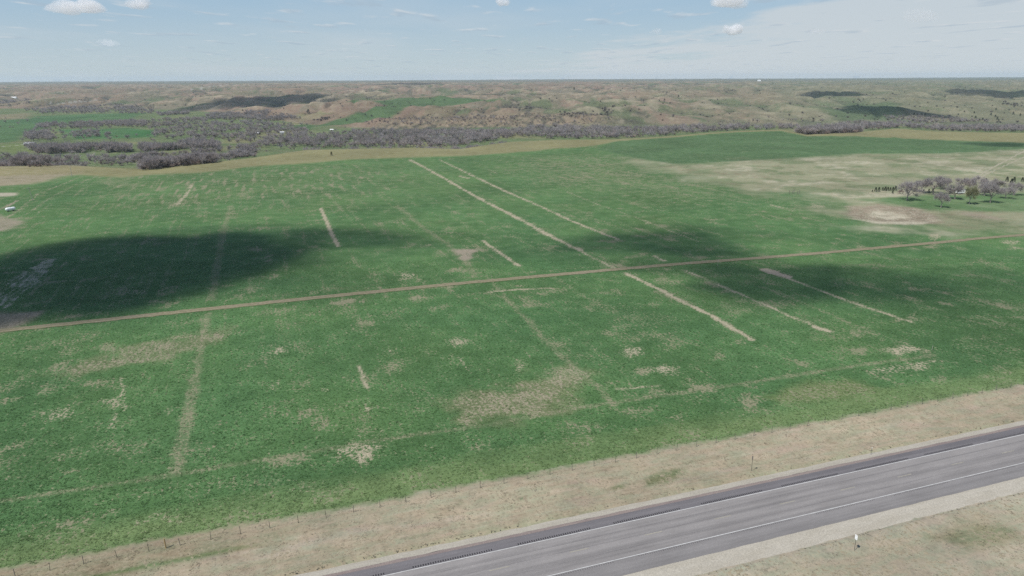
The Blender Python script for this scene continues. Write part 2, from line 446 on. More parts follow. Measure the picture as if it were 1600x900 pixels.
        if col is not None: straw[k] = straw[k] * (1 - m[:, None]) + np.asarray(col) * m[:, None]
    def patch(P, a, soft=3., warp=5., wl=12., col=None, solid=0., sol_col=None, green=False):
        k, d = inside(pts(P), warp, wl); m = sstep(-soft, soft, d)
        bare[k] = np.maximum(bare[k], m * a)
        if solid: blend(k, m * solid, STRAW if sol_col is None else sol_col)
        if col is not None: straw[k] = straw[k] * (1 - m[:, None]) + np.asarray(col) * m[:, None]
        return k, m
    # --- missed drill strips and bare streaks in the crop
    SC = np.array([.31, .275, .195])
    strip([(641, 250), (700, 282), (760, 316), (800, 336)], 2.7, .95, .5, SC, .1, .5)
    strip([(800, 336), (830, 352), (870, 374), (905, 391)], 3.0, .85, .8, SC, .25, .35)
    strip([(905, 391), (925, 402), (962, 420)], 1.5, .7, .4, SC, .2, .3)
    strip([(975, 426), (1020, 447), (1070, 473), (1120, 498), (1178, 531)], 2.1, .92, .6, SC, .15, .45)
    strip([(687, 250), (760, 285), (830, 316), (900, 348), (968, 375)], 2.2, .88, .6, SC, .15, .4)
    strip([(1072, 422), (1130, 448), (1200, 478), (1240, 496), (1294, 517)], 1.7, .72, .7, SC, .35, .15)
    strip([(1274, 511), (1294, 517)], 2.6, .9, .6, SC, 0, .4)
    strip([(885, 299), (936, 320), (1000, 342), (1090, 377)], .9, .75, .2, SC, .3, .45)
    strip([(745, 257), (776, 271)], .9, .7, .2, SC, .1, .3)
    strip([(1222, 431), (1300, 461), (1360, 482), (1425, 503)], 1.6, .82, .4, SC, .25, .35)
    strip([(1197, 421.5), (1228, 432)], 5.2, .97, .8, np.array([.34, .28, .21]), 0, .8)
    strip([(1210, 455), (1290, 488), (1370, 523)], 3., .45, .8, None, .3)
    strip([(501, 325), (511, 348), (528, 385)], 2.0, .95, .3, SC, .0, .5)
    strip([(754, 376), (780, 394), (811, 415)], 1.8, .88, .4, SC, .1, .4)
    strip([(763, 456), (812, 452), (860, 450)], 1.4, .9, .4, SC, .1, .45)
    strip([(719, 275), (733, 279)], 3.2, .9, .5, SC, 0, .4)
    strip([(299, 290), (292, 303), (277, 319)], 2.4, .8, 1., SC, .2, .3)
    strip([(1022, 400), (1038, 407)], 2., .8, .5, SC, 0, .3)
    strip([(1205, 320), (1240, 330)], 2., .7, .6, SC, .2, .2)
    strip([(560, 572), (566, 588), (573, 606)], 1.1, .8, .3, SC, .2, .3)
    strip([(193, 590), (186, 628), (179, 668)], 1.1, .62, .8, SC, .4)
    strip([(715, 555), (738, 585)], .8, .55, .4, SC, .3)
    # sprayer tramlines
    strip([(360, 322), (352, 350), (340, 410), (330, 468)], 3.0, .36, .4, None, 0, .25)
    strip([(326, 490), (318, 520), (305, 590), (290, 660), (275, 735)], 2.6, .46, .5, None, .0, .4)
    strip([(262, 290), (305, 315), (352, 330)], 1.6, .42, .4)
    strip([(0, 350), (150, 342), (360, 331), (560, 322), (800, 313)], 1.0, .42, .3)
    strip([(380, 338), (620, 326), (760, 316)], .7, .36, .3)
    strip([(560, 304), (625, 316)], 1.2, .4, .3)
    strip([(620, 322), (660, 355), (700, 382), (720, 400), (742, 432)], 2.6, .42, .8, None, 0, .2)
    strip([(786, 462), (810, 485), (840, 518), (870, 550), (900, 575), (945, 615), (958, 632)], 2.2, .46, .7, None, .1, .35)
    strip([(860, 318), (960, 352), (1040, 385), (1068, 396)], 2.6, .36, .6)
    strip([(0, 784), (130, 763), (275, 741), (420, 717), (600, 686), (760, 664), (940, 631), (1130, 604), (1300, 577), (1450, 556)], 1.9, .40, .4, None, .0, .35)
    strip([(330, 470), (530, 450), (742, 432), (960, 414)], 1.6, .38, .4)
    strip([(395, 490), (560, 472), (780, 454)], 1.2, .36, .4)
    strip([(965, 608), (1030, 602)], 1.0, .68, .4, SC, .2, .2)
    # thin stand and bare patches
    OL = np.array([.185, .18, .10])
    patch([(95, 588), (120, 563), (160, 550), (215, 537), (300, 522), (352, 516), (335, 534), (300, 550), (230, 563), (180, 577), (130, 592)], .42, 4, 9, 10, SC * .75, .5, np.array([.155, .160, .088]))
    patch([(695, 630), (712, 622), (745, 614), (790, 606), (828, 596), (850, 582), (895, 575), (918, 584), (922, 593), (902, 605), (890, 618), (888, 634), (905, 642), (850, 652), (800, 657), (740, 655), (705, 645)], .44, 4, 7, 7, SC * .78, .55, np.array([.175, .170, .095]))
    patch([(845, 584), (895, 575), (918, 584), (922, 593), (895, 600), (860, 596)], .5, 2.5, 3, 5, SC * .85, .1, TAN)
    patch([(524, 712), (550, 694), (580, 684), (604, 690), (600, 705), (580, 718), (545, 718)], .58, 2.5, 4, 5, SC)
    patch([(1385, 548), (1400, 539), (1430, 541), (1440, 548), (1410, 555)], .62, 2, 3, 8, SC)
    patch([(1345, 580), (1370, 572), (1430, 567), (1478, 560), (1490, 564), (1440, 577), (1390, 584)], .58, 2, 3, 8, SC)
    patch([(1190, 622), (1240, 602), (1280, 592), (1320, 591), (1350, 602), (1385, 612), (1300, 628), (1230, 634)], .40, 3, 4, 12, None, .5, np.array([.16, .175, .075]))
    patch([(710, 391), (728, 389), (752, 390), (738, 398), (733, 406), (716, 406)], .80, 2, 3, 8, GREY, .4, GREY)
    patch([(800, 462), (860, 470), (850, 482), (815, 480)], .52, 2, 4, 8)
    patch([(915, 465), (945, 468), (985, 492), (950, 494)], .42, 3, 4, 9)
    for (pu, pv, ru, rv, a) in [(168, 545, 20, 9, .45), (95, 645, 16, 9, .55), (180, 630, 16, 14, .55), (265, 641, 7, 4, .7), (435, 546, 18, 8, .6), (610, 551, 9, 7, .6), (580, 636, 20, 7, .62),
                                (432, 602, 5, 5, .6), (505, 608, 8, 5, .55), (715, 535, 12, 9, .55), (985, 550, 22, 9, .6), (1040, 580, 22, 9, .55), (982, 525, 24, 7, .42), (808, 575, 9, 7, .66), (990, 643, 35, 10, .5),
                                (45, 540, 26, 8, .42), (100, 572, 22, 7, .5), (245, 806, 18, 6, .62), (283, 810, 10, 4, .75), (110, 733, 24, 5, .45), (20, 745, 24, 6, .45), (755, 700, 30, 6, .45), (1260, 500, 30, 8, .3),
                                (1045, 440, 25, 7, .45), (637, 430, 10, 5, .6), (585, 428, 12, 4, .45), (665, 384, 14, 3, .55), (200, 470, 14, 5, .4), (375, 462, 14, 6, .5), (1400, 545, 40, 14, .35), (1520, 535, 40, 12, .28),
                                (1275, 322, 12, 4, .7), (1460, 368, 9, 4, .8), (1580, 378, 18, 3, .6), (1585, 388, 14, 3, .6), (185, 305, 14, 6, .4), (470, 298, 20, 12, .3), (475, 540, 30, 12, .3), (570, 590, 40, 15, .28), (1150, 480, 50, 16, .3), (1000, 500, 60, 20, .28), (1350, 470, 40, 12, .22), (180, 285, 30, 8, .4), (650, 620, 60, 20, .25)]:
        an = np.linspace(0, 2 * np.pi, 11)[:-1]; rr = 1 + .25 * np.sin(an * 3 + pu)
        patch([(pu + ru * r * math.cos(q), pv + rv * r * math.sin(q)) for q, r in zip(an, rr)], a, 2.5, 3.5, 6, SC if a > .5 else None)
    # left end of the field: worn ground, bleached strips
    for q in range(5):
        o = q * 8
        strip([(-30 + o, 470 + q * 3), (20 + o, 438 + q * 2), (70 + o * .5, 408 - q)], 2.0, .62, 1.2, PALE, .4)
    strip([(103, 410), (75, 435), (45, 462)], 2.0, .5, .5)
    patch([(-40, 492), (58, 485), (48, 498), (32, 514), (-40, 520)], .45, 2, 4, 12, GREY, .85, GREY * .85)
    patch([(-60, 262), (60, 258), (110, 255), (150, 255), (180, 262), (130, 272), (95, 276), (70, 284), (40, 289), (-60, 295)], .5, 8, 12, 40, TAN, .85, np.array([.25, .215, .14]))
    patch([(-60, 302), (27, 301), (25, 306), (-60, 309)], .6, 1.5, 1, 10, PALE, .85, PALE)
    patch([(-60, 320), (10, 340), (40, 345), (15, 360), (-60, 366)], .5, 3, 4, 15, GREY, .7, GREY)
    strip([(130, 275), (60, 303), (20, 335), (-10, 350)], 2., .5, .8, TAN)
    strip([(150, 275), (85, 305), (40, 335)], 2., .42, .8, TAN)
    strip([(-20, 335), (12, 322), (28, 313)], 2.2, .6, .2, GREY, 0, .5)
    # --- tan rim of grass along the edge of the plateau
    rimw = np.interp(A, AC([-300, 0, 180, 215, 330, 400, 480, 560, 640, 720, 800, 870, 930, 965, 1000, 1240, 1300, 1340, 1480, 1600, 1900]),
                     [45, 45, 40, 20, 45, 55, 95, 75, 70, 50, 105, 90, 60, 14, 8, 12, 25, 110, 150, 150, 150])
    RIMC = np.array([.195, .175, .095])
    rim = sstep(-rimw - 12, -rimw + 3, Y - crest + 8 * fbm(X / 30, Y / 30, 3, 33)) * (Y > 330)
    blend(ALL, rim * .92, RIMC * 1.05); rough[:] = np.maximum(rough, rim); bare[:] = bare * (1 - rim) + rim * (.3 + .15 * f1)
    # --- pasture to the right
    PST = [(985, 247), (1050, 257), (1130, 254), (1200, 250), (1350, 241), (1480, 241), (1600, 234), (1950, 225), (1950, 362), (1600, 361), (1520, 352), (1440, 354), (1350, 347), (1320, 334), (1300, 322), (1260, 312), (1200, 300), (1120, 285), (1050, 268)]
    k, d = inside(pts(PST), 26, 45, 150); pm = sstep(-22, 16, d + 14 * fbm(X[k] / 14, Y[k] / 20, 3, 46))
    st1 = fbm(X[k] / 70, Y[k] / 30, 5, 41, .65); st2 = fbm(X[k] / 30, Y[k] / 30, 3, 42)
    st3 = fbm(X[k] / 18, Y[k] / 26, 4, 45, .7)
    blend(k, pm * .95, np.array([.245, .24, .165])); blend(k, pm * sstep(.02, .3, st1 + .5 * st3) * .85, np.array([.38, .35, .275]))
    blend(k, pm * sstep(-.02, .22, st2 + .5 * st3) * .75, np.array([.115, .155, .080])); blend(k, pm * sstep(.18, .4, -st1 + .6 * st3) * .5, np.array([.20, .165, .12])); bare[k] = bare[k] * (1 - pm) + pm * (.28 + .15 * st1); rough[k] = np.maximum(rough[k], pm)
    pasture = np.zeros(n, bool); pasture[k[d > 0]] = True
    k, m = patch([(1340, 312), (1400, 308), (1600, 300), (1950, 300), (1950, 335), (1600, 330), (1480, 330), (1400, 322)], 0., 6, 8, 25); blend(k, m * .72, np.array([.065, .14, .055])); bare[k] *= (1 - .8 * m)
    k, m = patch([(1190, 300), (1260, 300), (1330, 316), (1320, 328), (1240, 320)], .2, 6, 8, 25); blend(k, m * .6, np.array([.06, .13, .05]))
    k, m = patch([(1480, 335), (1600, 345), (1950, 345), (1950, 358), (1600, 358), (1500, 352)], .3, 5, 8, 25); blend(k, m * .5, np.array([.10, .14, .07]))
    k, m = patch([(1313, 334), (1326, 324), (1370, 319), (1425, 323), (1460, 336), (1475, 346), (1425, 350), (1375, 348), (1335, 342)], .3, 3, 5, 14, PALE, .85, np.array([.225, .18, .14]))
    patch([(1350, 333), (1375, 329), (1410, 334), (1420, 340), (1395, 344), (1372, 342)], .5, 3, 4, 8, PALE * 1.25, .75, PALE * 1.05)
    patch([(1330, 341), (1370, 346), (1425, 347), (1470, 344), (1430, 351), (1370, 350)], .6, 2, 2, 8, PALE * 1.1, .7, PALE)
    patch([(1490, 328), (1545, 334), (1570, 345), (1520, 342)], .5, 3, 5, 12, GREY, .5, GREY)
    patch([(1450, 366), (1466, 364), (1472, 369), (1462, 376), (1452, 374)], .6, 1, 1, 8, SC)
    strip([(1640, 216), (1600, 236), (1560, 257), (1510, 286), (1480, 300)], 1.8, .8, .3, PALE, 0, .6)
    strip([(1640, 226), (1600, 245), (1545, 270), (1520, 285)], 1.6, .75, .3, PALE, 0, .55)
        # --- second green field on the right, below the crest
    k, d = inside(pts([(935, 233), (985, 246), (1050, 256), (1130, 253), (1200, 249), (1350, 240), (1480, 240), (1600, 232.5), (1950, 222), (1950, 214), (1600, 223), (1480, 219), (1340, 213), (1262, 213), (1220, 206), (1150, 208), (1050, 215), (960, 221)]), 5, 30, 150)
    m = sstep(-6, 6, d); blend(k, m, np.array([.070, .122, .055])); bare[k] = bare[k] * (1 - m) + m * (.14 + .10 * sstep(.2, .6, fbm(X[k] / 90, Y[k] / 16, 3, 44))); rough[k] *= (1 - m)
    pasture[k[d > 0]] = False
    patch([(1130, 247), (1165, 245), (1172, 248), (1140, 250)], .1, 4, 3, 20, None, .6, np.array([.12, .15, .08]))
    # --- valley floor
    dv = Y - crest
    val = sstep(0, 25, dv)
    vn = fbm(X / 140, Y / 90, 4, 50); vn2 = fbm(X / 35, Y / 35, 3, 51)
    VG = np.array([.090, .128, .058]); VT = np.array([.17, .158, .088])
    blend(ALL, val, VG); blend(ALL, val * sstep(-.05, .4, vn) * .75, VT); blend(ALL, val * sstep(.1, .6, vn2) * .4, np.array([.15, .125, .10]))
    slope = val * (1 - sstep(100, 170, dv)); blend(ALL, slope * .8, RIMC)
    bare[:] = np.where(val > .5, .25, bare); rough[:] = np.maximum(rough, val * .6)
    def vfield(P, col, soft=10, warp=10, wl=60, b=.1, a=.95):
        k, d = inside(pts(P), warp, wl, 400); m = sstep(-soft, soft, d); blend(k, m * a, col); bare[k] = bare[k] * (1 - m) + m * b
    vfield([(-300, 188), (0, 187), (60, 181), (150, 178), (230, 176), (200, 187), (80, 196), (50, 206), (20, 222), (-300, 240)], np.array([.066, .122, .055]))
    vfield([(0, 190), (60, 184), (160, 180), (110, 188), (40, 194)], np.array([.055, .108, .05]))
    vfield([(90, 202), (200, 200), (235, 204), (240, 214), (120, 218), (100, 210)], np.array([.055, .12, .05]))
    vfield([(0, 226), (120, 222), (200, 222), (150, 230), (0, 240)], np.array([.12, .15, .06]))
    vfield([(200, 205), (240, 203), (250, 210), (210, 214)], np.array([.04, .115, .04]))

    # --- hills: rolling native range, rust and straw coloured
    hill = sstep(-20, 60, Y - foot)
    rg = ridge(X, Y); gu = gully(X, Y)
    h1 = 1.6 * fbm(X / 420, Y / 800, 4, 101, .6); h2 = 1.7 * fbm(X / 60, Y / 230, 5, 102, .72); h3 = 1.5 * fbm(X / 900, Y / 1500, 3, 103); h4 = 1.6 * fbm(X / 26, Y / 120, 3, 106, .7); h5 = 1.6 * fbm(X / 190, Y / 700, 5, 104, .66)
    left = 1 - sstep(.15, .5, A)
    blend(ALL, hill, np.array([.158, .136, .102]))
    blend(ALL, hill * sstep(-.15, .10, h1 + .8 * h2) * .8 * (.55 + .45 * left), np.array([.225, .150, .122]))           # rusty bluestem
    blend(ALL, hill * sstep(.22, .38, h2 + .3 * h4) * .8, np.array([.285, .23, .175]))                                  # bleached straw
    blend(ALL, hill * sstep(.16, .30, h5 + .2 * h4) * .8, np.array([.076, .106, .054]))                                 # greening flats
    blend(ALL, hill * sstep(.25, .75, gu) * .75, np.array([.075, .090, .052]))                                           # damp draws
    blend(ALL, hill * sstep(.55, .9, gu + .35 * h4) * .85, np.array([.062, .056, .052]))                                  # leafless brush
    blend(ALL, hill * sstep(.25, .45, h4 + .3 * h2) * sstep(.15, .35, h1 - h2) * .6, np.array([.07, .065, .058]))
    blend(ALL, hill * sstep(.86, .95, rg + .12 * h4) * .6, np.array([.31, .26, .20]))                                    # thin soil on the crests
    rr = hill * sstep(.15, .35, h3 + .5 * h2) * left
    blend(ALL, rr * .6, RED * .85)
    blend(ALL, hill * sstep(.1, .5, A) * .45, np.array([.110, .140, .085]))
    blend(ALL, sstep(6500, 8500, Y) * .6, np.array([.075, .090, .065]))
    bare[:] = np.where(hill > .5, .25 + .15 * h2, bare)
    rough[:] = np.where(hill > .5, .7, rough)
    HG = np.array([.062, .108, .048])
    vfield([(485, 198), (520, 188), (560, 175), (600, 165), (650, 164), (630, 172), (615, 180), (580, 188), (540, 194)], HG, 8, 14, 60)
    vfield([(540, 160), (620, 153), (740, 154), (790, 158), (700, 165), (600, 164)], HG, 12, 14, 80)
    vfield([(430, 202), (475, 194), (492, 196), (485, 204)], HG, 6, 6, 40)
    vfield([(560, 204), (620, 197), (760, 194), (800, 200), (700, 203), (600, 207)], HG * 1.15, 6, 6, 40)
    vfield([(460, 180), (500, 172), (520, 178), (470, 190)], np.array([.16, .16, .09]), 8, 10, 60)
    vfield([(1290, 175), (1330, 158), (1400, 160), (1420, 178), (1380, 188), (1310, 188)], np.array([.085, .115, .065]), 20, 30, 90)
    kb, db = inside(pts([(560, 203), (600, 192), (640, 182), (700, 182), (800, 176), (900, 176), (970, 182), (950, 194), (800, 199), (640, 202)]), 30, 60, 300)
    mb_ = sstep(-15, 25, db); q4 = 1.6 * fbm(X[kb] / 16, Y[kb] / 40, 4, 120, .7)
    blend(kb, mb_ * .8, np.array([.155, .128, .092])); blend(kb, mb_ * sstep(.1, .25, q4) * .8, np.array([.24, .185, .14])); blend(kb, mb_ * sstep(.08, .22, -q4) * .85, np.array([.068, .062, .055]))
    for P in ([(740, 185), (790, 178), (800, 190), (760, 195)], [(700, 186), (730, 182), (730, 193), (700, 194)], [(640, 186), (665, 188), (660, 194), (630, 194)], [(470, 182), (500, 178), (490, 188), (470, 189)],
              [(885, 182), (930, 180), (930, 190), (890, 190)], [(1130, 184), (1160, 180), (1165, 186), (1135, 187)], [(960, 150), (1010, 143), (1060, 146), (1000, 154)], [(1020, 175), (1055, 172), (1050, 178)],
              [(420, 140), (460, 137), (480, 141), (440, 145)], [(620, 146), (650, 142), (670, 146), (640, 150)], [(330, 142), (400, 138), (390, 146), (340, 150)], [(-20, 180), (50, 176), (45, 186), (-20, 188)], [(80, 148), (140, 146), (150, 152), (100, 157)]):
        vfield(P, RED, 10, 26, 30, .3, .5)
    for P in ([(73, 157), (88, 162)], [(86, 163), (115, 160), (150, 156)], [(-60, 232), (0, 229.5), (42, 225.5)], [(300, 140), (355, 131.5)]):
        strip(P, 17 if P[0][1] < 200 else 6, .45, 0, np.array([.32, .31, .28]), 0, .75)
    # --- roadside: mown dry grass, gravel fringe, green edge of the crop
    nr = fbm(s / 14, t / 3.2, 3, 61); nr2 = fbm(s / 40, t / 5, 3, 62); nr3 = fbm(X / 3, Y / 3, 3, 63)
    edge = 17.9 - .013 * np.clip(s, -60, 160) + .8 * fbm(s / 7, t * 0, 3, 64) + .6 * nr3 + .7 * fbm(X / 1.1, Y / 1.1, 2, 67)
    near = Y < 330
    band = sstep(edge + 11 + 4 * nr2, edge + 3.5, t) * sstep(edge - .4, edge + .4, t) * near
    blend(ALL, band * np.clip(.8 + .5 * nr2, 0, 1), YG); bare[:] = np.where(band > .3, np.minimum(bare, .30) + .06 * nr, bare)
    blend(ALL, sstep(edge + 2.2, edge + .6, t) * sstep(edge - .4, edge + .3, t) * near * .25, np.array([.07, .13, .045]))
    verge = sstep(edge + 1.1, edge - 1.1, t) * near
    nr4 = fbm(s / 10, t / .8, 3, 66, .65); blend(ALL, verge, np.array([.300, .262, .194]))
    nr5 = fbm(X / 2.6, Y / 2.6, 4, 68, .65); blend(ALL, verge * sstep(.12, .4, nr5) * .45, np.array([.225, .19, .13])); blend(ALL, verge * sstep(.12, .4, -nr5) * .4, np.array([.33, .30, .235]))
    blend(ALL, verge * sstep(.12, .4, nr4) * .55, np.array([.36, .325, .255])); blend(ALL, verge * sstep(.15, .45, -nr4) * .5, np.array([.205, .175, .125]))
    blend(ALL, verge * sstep(.05, .5, nr) * .6, np.array([.295, .238, .195]))
    blend(ALL, verge * sstep(0., .5, -nr2) * .45, np.array([.245, .235, .18]))
    blend(ALL, verge * sstep(.15, .6, nr2 + .3 * nr3) * .5, np.array([.34, .315, .26]))
    wet = np.exp(-((t - 12.9 - 1.1 * nr2) / .7) ** 2) * sstep(-12, -24, s)
    blend(ALL, verge * wet * .75, np.array([.075, .13, .045]))
    left_tan = sstep(13, 14, t) * sstep(0, -30, s); blend(ALL, verge * left_tan * .6, np.array([.205, .175, .115]))
    blend(ALL, verge * sstep(6.8, 4.8, t) * sstep(-20, -10, t) * .45, np.array([.26, .24, .165]))
    k, m = patch([(1008, 748), (1020, 738), (1045, 731), (1072, 728), (1070, 738), (1040, 750), (1015, 756)], 0, 1, 1.2, 4); blend(k, m * .8, np.array([.105, .13, .062]))
    k, m = patch([(808, 776), (822, 773), (822, 777), (810, 779)], 0, .3, .4, 2); blend(k, m * .7, np.array([.05, .085, .04]))
    k, m = patch([(953, 757), (975, 754), (972, 760), (957, 762)], 0, .5, .6, 2); blend(k, m * .6, np.array([.10, .13, .06]))
    low = verge * sstep(-13.2, -15.5, t)
    blend(ALL, low * (.6 + .3 * nr), np.array([.33, .30, .235]))
    k, m = patch([(1455, 835), (1500, 815), (1560, 810), (1590, 840), (1545, 855), (1490, 850)], 0, 2, 2.5, 4); blend(k, m * .6, np.array([.12, .135, .065]))
    k, m = patch([(1470, 800), (1530, 790), (1545, 800), (1490, 812)], 0, 1.5, 1.5, 4); blend(k, m * .45, np.array([.20, .155, .085]))
    blend(ALL, verge * sstep(-17.5, -13.2, t + .8 * nr3) * sstep(-8, -12, t) * .8, np.array([.325, .298, .245]))
    bare[:] = np.where(verge > .5, .26 + .1 * nr3, bare); rough[:] = np.where(near, np.maximum(verge, rough), rough)
    straw[verge > .5] = np.array([.25, .215, .15])

    cover_ = np.clip(cover, .005, .9); bare_ = zscore(bare)
    # --- split the one sheet into the pieces of land that make it up
    nr_ = len(rows); idx = np.arange(n).reshape(nr_, nc)
    Q = np.stack([idx[:-1, :-1], idx[:-1, 1:], idx[1:, 1:], idx[1:, :-1]], -1).reshape(-1, 4)
    cls = np.zeros(n, int)                       # 0 field
    cls[pasture] = 1; cls[(rim > .5)] = 2; cls[verge > .5] = 3; cls[val > .5] = 4; cls[hill > .5] = 5
    fc = cls[Q[:, 0]]
    V = np.stack([X, Y, Z], 1)
    for c, nm, lb in ((0, 'crop_field', 'broad green young crop field streaked with bare straw strips'), (1, 'pasture', 'pale dry pasture right of the green field'),
                      (2, 'grass_rim', 'tan grass rim along the far edge of the field'), (3, 'roadside_verge', 'dry tan grass verge beside the highway'),
                      (4, 'valley_floor', 'green and tan valley floor beyond the field edge'), (5, 'hills', 'rolling rust and green range hills along the horizon')):
        q = Q[fc == c]; used, inv = np.unique(q, return_inverse=True)
        me = mesh_np(nm, V[used], inv.reshape(-1, 4), [MAT_GROUND], True,
                     {'cover': cover_[used], 'bare': bare_[used], 'rough_grass': np.clip(rough[used], 0, 1), 'straw': straw[used]})
        tag(link(nm, me), lb, None, None, 'structure')
    return dict(X=X, Y=Y, bare=bare_, cover=cover_, verge=verge, edge=edge, s=s, t=t, rows=rows, nc=nc)
G = build_ground()

# ------------------------------------------------------------------ haze
def build_haze():
    m = bpy.data.materials.new('haze_air'); m.use_nodes = True; nt = m.node_tree; nt.nodes.clear()
    o = nt.nodes.new('ShaderNodeOutputMaterial'); v = nt.nodes.new('ShaderNodeVolumePrincipled')
    v.inputs['Color'].default_value = (.74, .88, 1.0, 1); v.inputs['Density'].default_value = 4.4e-5
    v.inputs['Anisotropy'].default_value = .1
    nt.links.new(v.outputs[0], o.inputs['Volume'])
    tag(MB().box((0, 7600, 15), (36000, 16600, 190)).build('haze', m), 'pale blue haze over the distant hills', None, None, 'stuff')
build_haze()

# ------------------------------------------------------------------ highway
def road_material(name, base, dark):
    m, nt, N, L, b = nodes(name, .85, .25)
    tc = N.new('ShaderNodeTexCoord'); P = tc.outputs['Object']
    lane = n_noise(N, L, P, 1.0, 4, .6, (.012, .95, 1))
    fine = n_noise(N, L, P, 6., 3, .7)
    mid = n_noise(N, L, P, .35, 4, .6, (.35, 1.2, 1))
    c = n_mix(N, L, n_ramp(N, L, lane, .36, .62), dark, base)
    v = n_math(N, L, 'MULTIPLY', n_ramp(N, L, fine, .3, .7, .88, 1.12, False), n_ramp(N, L, mid, .3, .7, .90, 1.10, False))
    L.new(n_vscale(N, L, c, v), b.inputs['Base Color']); n_bump(N, L, b, fine, .2, .01)
    return m
def gravel_material(name, c0, c1):
    m, nt, N, L, b = nodes(name, .95, .1)
    tc = N.new('ShaderNodeTexCoord'); P = tc.outputs['Object']
    f = n_noise(N, L, P, 5., 4, .7); g2 = n_noise(N, L, P, .5, 4, .6, (.3, 1.5, 1))
    c = n_mix(N, L, n_ramp(N, L, g2, .35, .65), c0, c1)
    L.new(n_vscale(N, L, c, n_ramp(N, L, f, .3, .7, .75, 1.25, False)), b.inputs['Base Color']); n_bump(N, L, b, f, .4, .03)
    return m
M_LANE = road_material('lane_asphalt', (.226, .212, .204), (.180, .169, .164))
M_SHOULDER_FAR = road_material('dark_shoulder_asphalt', (.150, .141, .145), (.118, .111, .116))
M_SHOULDER = road_material('shoulder_asphalt', (.200, .189, .184), (.166, .157, .153))
M_GRAVEL = gravel_material('pale_gravel', (.325, .298, .245), (.36, .333, .28))
M_REDGRAVEL = gravel_material('reddish_gravel', (.19, .155, .145), (.225, .185, .165))
M_LINE = simple('line_paint', (.50, .50, .485), .18, 1.5, .7)
M_FADED = simple('faded_centre_paint', (.30, .28, .22), .2, 1.5, .8)
M_GROOVE = simple('groove_shadow_tar', (.022, .022, .025), .3, 4, .9)
S0, S1 = -120., 420.
def ribbon(name, t0, t1, z0, z1, mat, parent=None, jit0=0., jit1=0., step=1.5, seed=0, s0=S0, s1=S1):
    """a strip of the road in its own frame (object x along the road, y across)"""
    ss = np.arange(s0, s1 + .01, step)
    j0 = jit0 * fbm(ss / 3.5, ss * 0 + seed, 3, seed + 200); j1 = jit1 * fbm(ss / 3.5, ss * 0 + seed, 3, seed + 300)
    V = np.concatenate([np.stack([ss, t0 + j0, np.full_like(ss, z0)], 1), np.stack([ss, t1 + j1, np.full_like(ss, z1)], 1)])
    n = len(ss); i = np.arange(n - 1); Fq = np.stack([i, i + 1, n + i + 1, n + i], 1)
    return link(name, mesh_np(name, V, Fq, [mat]), parent)
hw = empty('highway', (RO[0], RO[1], 0), ROAD_RZ); tag(hw, 'grey asphalt highway with white edge lines and pale gravel edges', None, None, 'structure')
ribbon('gravel_edge', 2.75, 4.7, .035, -.31, M_GRAVEL, hw, .12, .45, 1.0, 1)
ribbon('gravel_fringe', 2.15, 2.80, .045, .028, M_REDGRAVEL, hw, .0, .22, 1.0, 2)
ribbon('far_shoulder', .10, 2.2, .055, .040, M_SHOULDER_FAR, hw, 0, .06, 1.0, 3)
ribbon('carriageway', -7.35, .12, .062, .062, M_LANE, hw)
ribbon('near_shoulder', -10.45, -7.33, .036, .057, M_SHOULDER, hw, .10, 0, 1.0, 4)
ribbon('gravel_edge', -13.9, -10.35, -.33, .030, M_GRAVEL, hw, .9, .12, .5, 5)
ribbon('edge_line', -.055, .055, .068, .068, M_LINE, hw, .008, .008, .6, 6)
ribbon('edge_line', -7.355, -7.245, .068, .068, M_LINE, hw, .008, .008, .6, 7)
for k_ in range(30):
    s_ = -60 + k_ * 12.2
    ribbon('centre_dash', -3.76, -3.64, .067, .067, M_FADED, hw, .01, .01, .5, 8, s_, s_ + 3.1)
# tar-filled crack lines along the lanes
for t_, w_ in ((-1.75, .035), (-5.5, .03), (-3.35, .03)):
    o_ = ribbon('sealed_crack', t_, t_ + w_, .0665, .0665, simple('crack_seal', (.11, .105, .11), .3, .4, .9) if t_ == -1.75 else bpy.data.materials['crack_seal'], hw, .04, .04, .8, int(-t_ * 10))
def rumble(t0, t1, on, off, first, end, pitch, gl, name, mat):
    V = []; Fq = []
    s_ = first
    while s_ < end:
        for k in range(int(on / pitch)):
            a = s_ + k * pitch; n = len(V); z = .066 + .003 * random.random(); e = random.uniform(-.04, .04)
            V += [(a, t0 + e, z), (a + gl, t0 + e, z), (a + gl, t1 + e, z), (a, t1 + e, z)]; Fq.append((n, n + 1, n + 2, n + 3))
        s_ += on + off
    o = link(name, mesh_np(name, np.array(V), np.array(Fq), [mat]), hw); o['kind'] = 'stuff'; return o
rumble(.25, .62, 11.9, 3.75, 3.2 - 15.65 * 4, 300, .36, .15, 'rumble_grooves', M_GROOVE)
rumble(-7.72, -7.50, 11.9, 3.75, 3.2 - 15.65 * 4, 300, .36, .10, 'rumble_grooves', simple('shallow_grooves', (.085, .08, .085), .3, 2, .9))

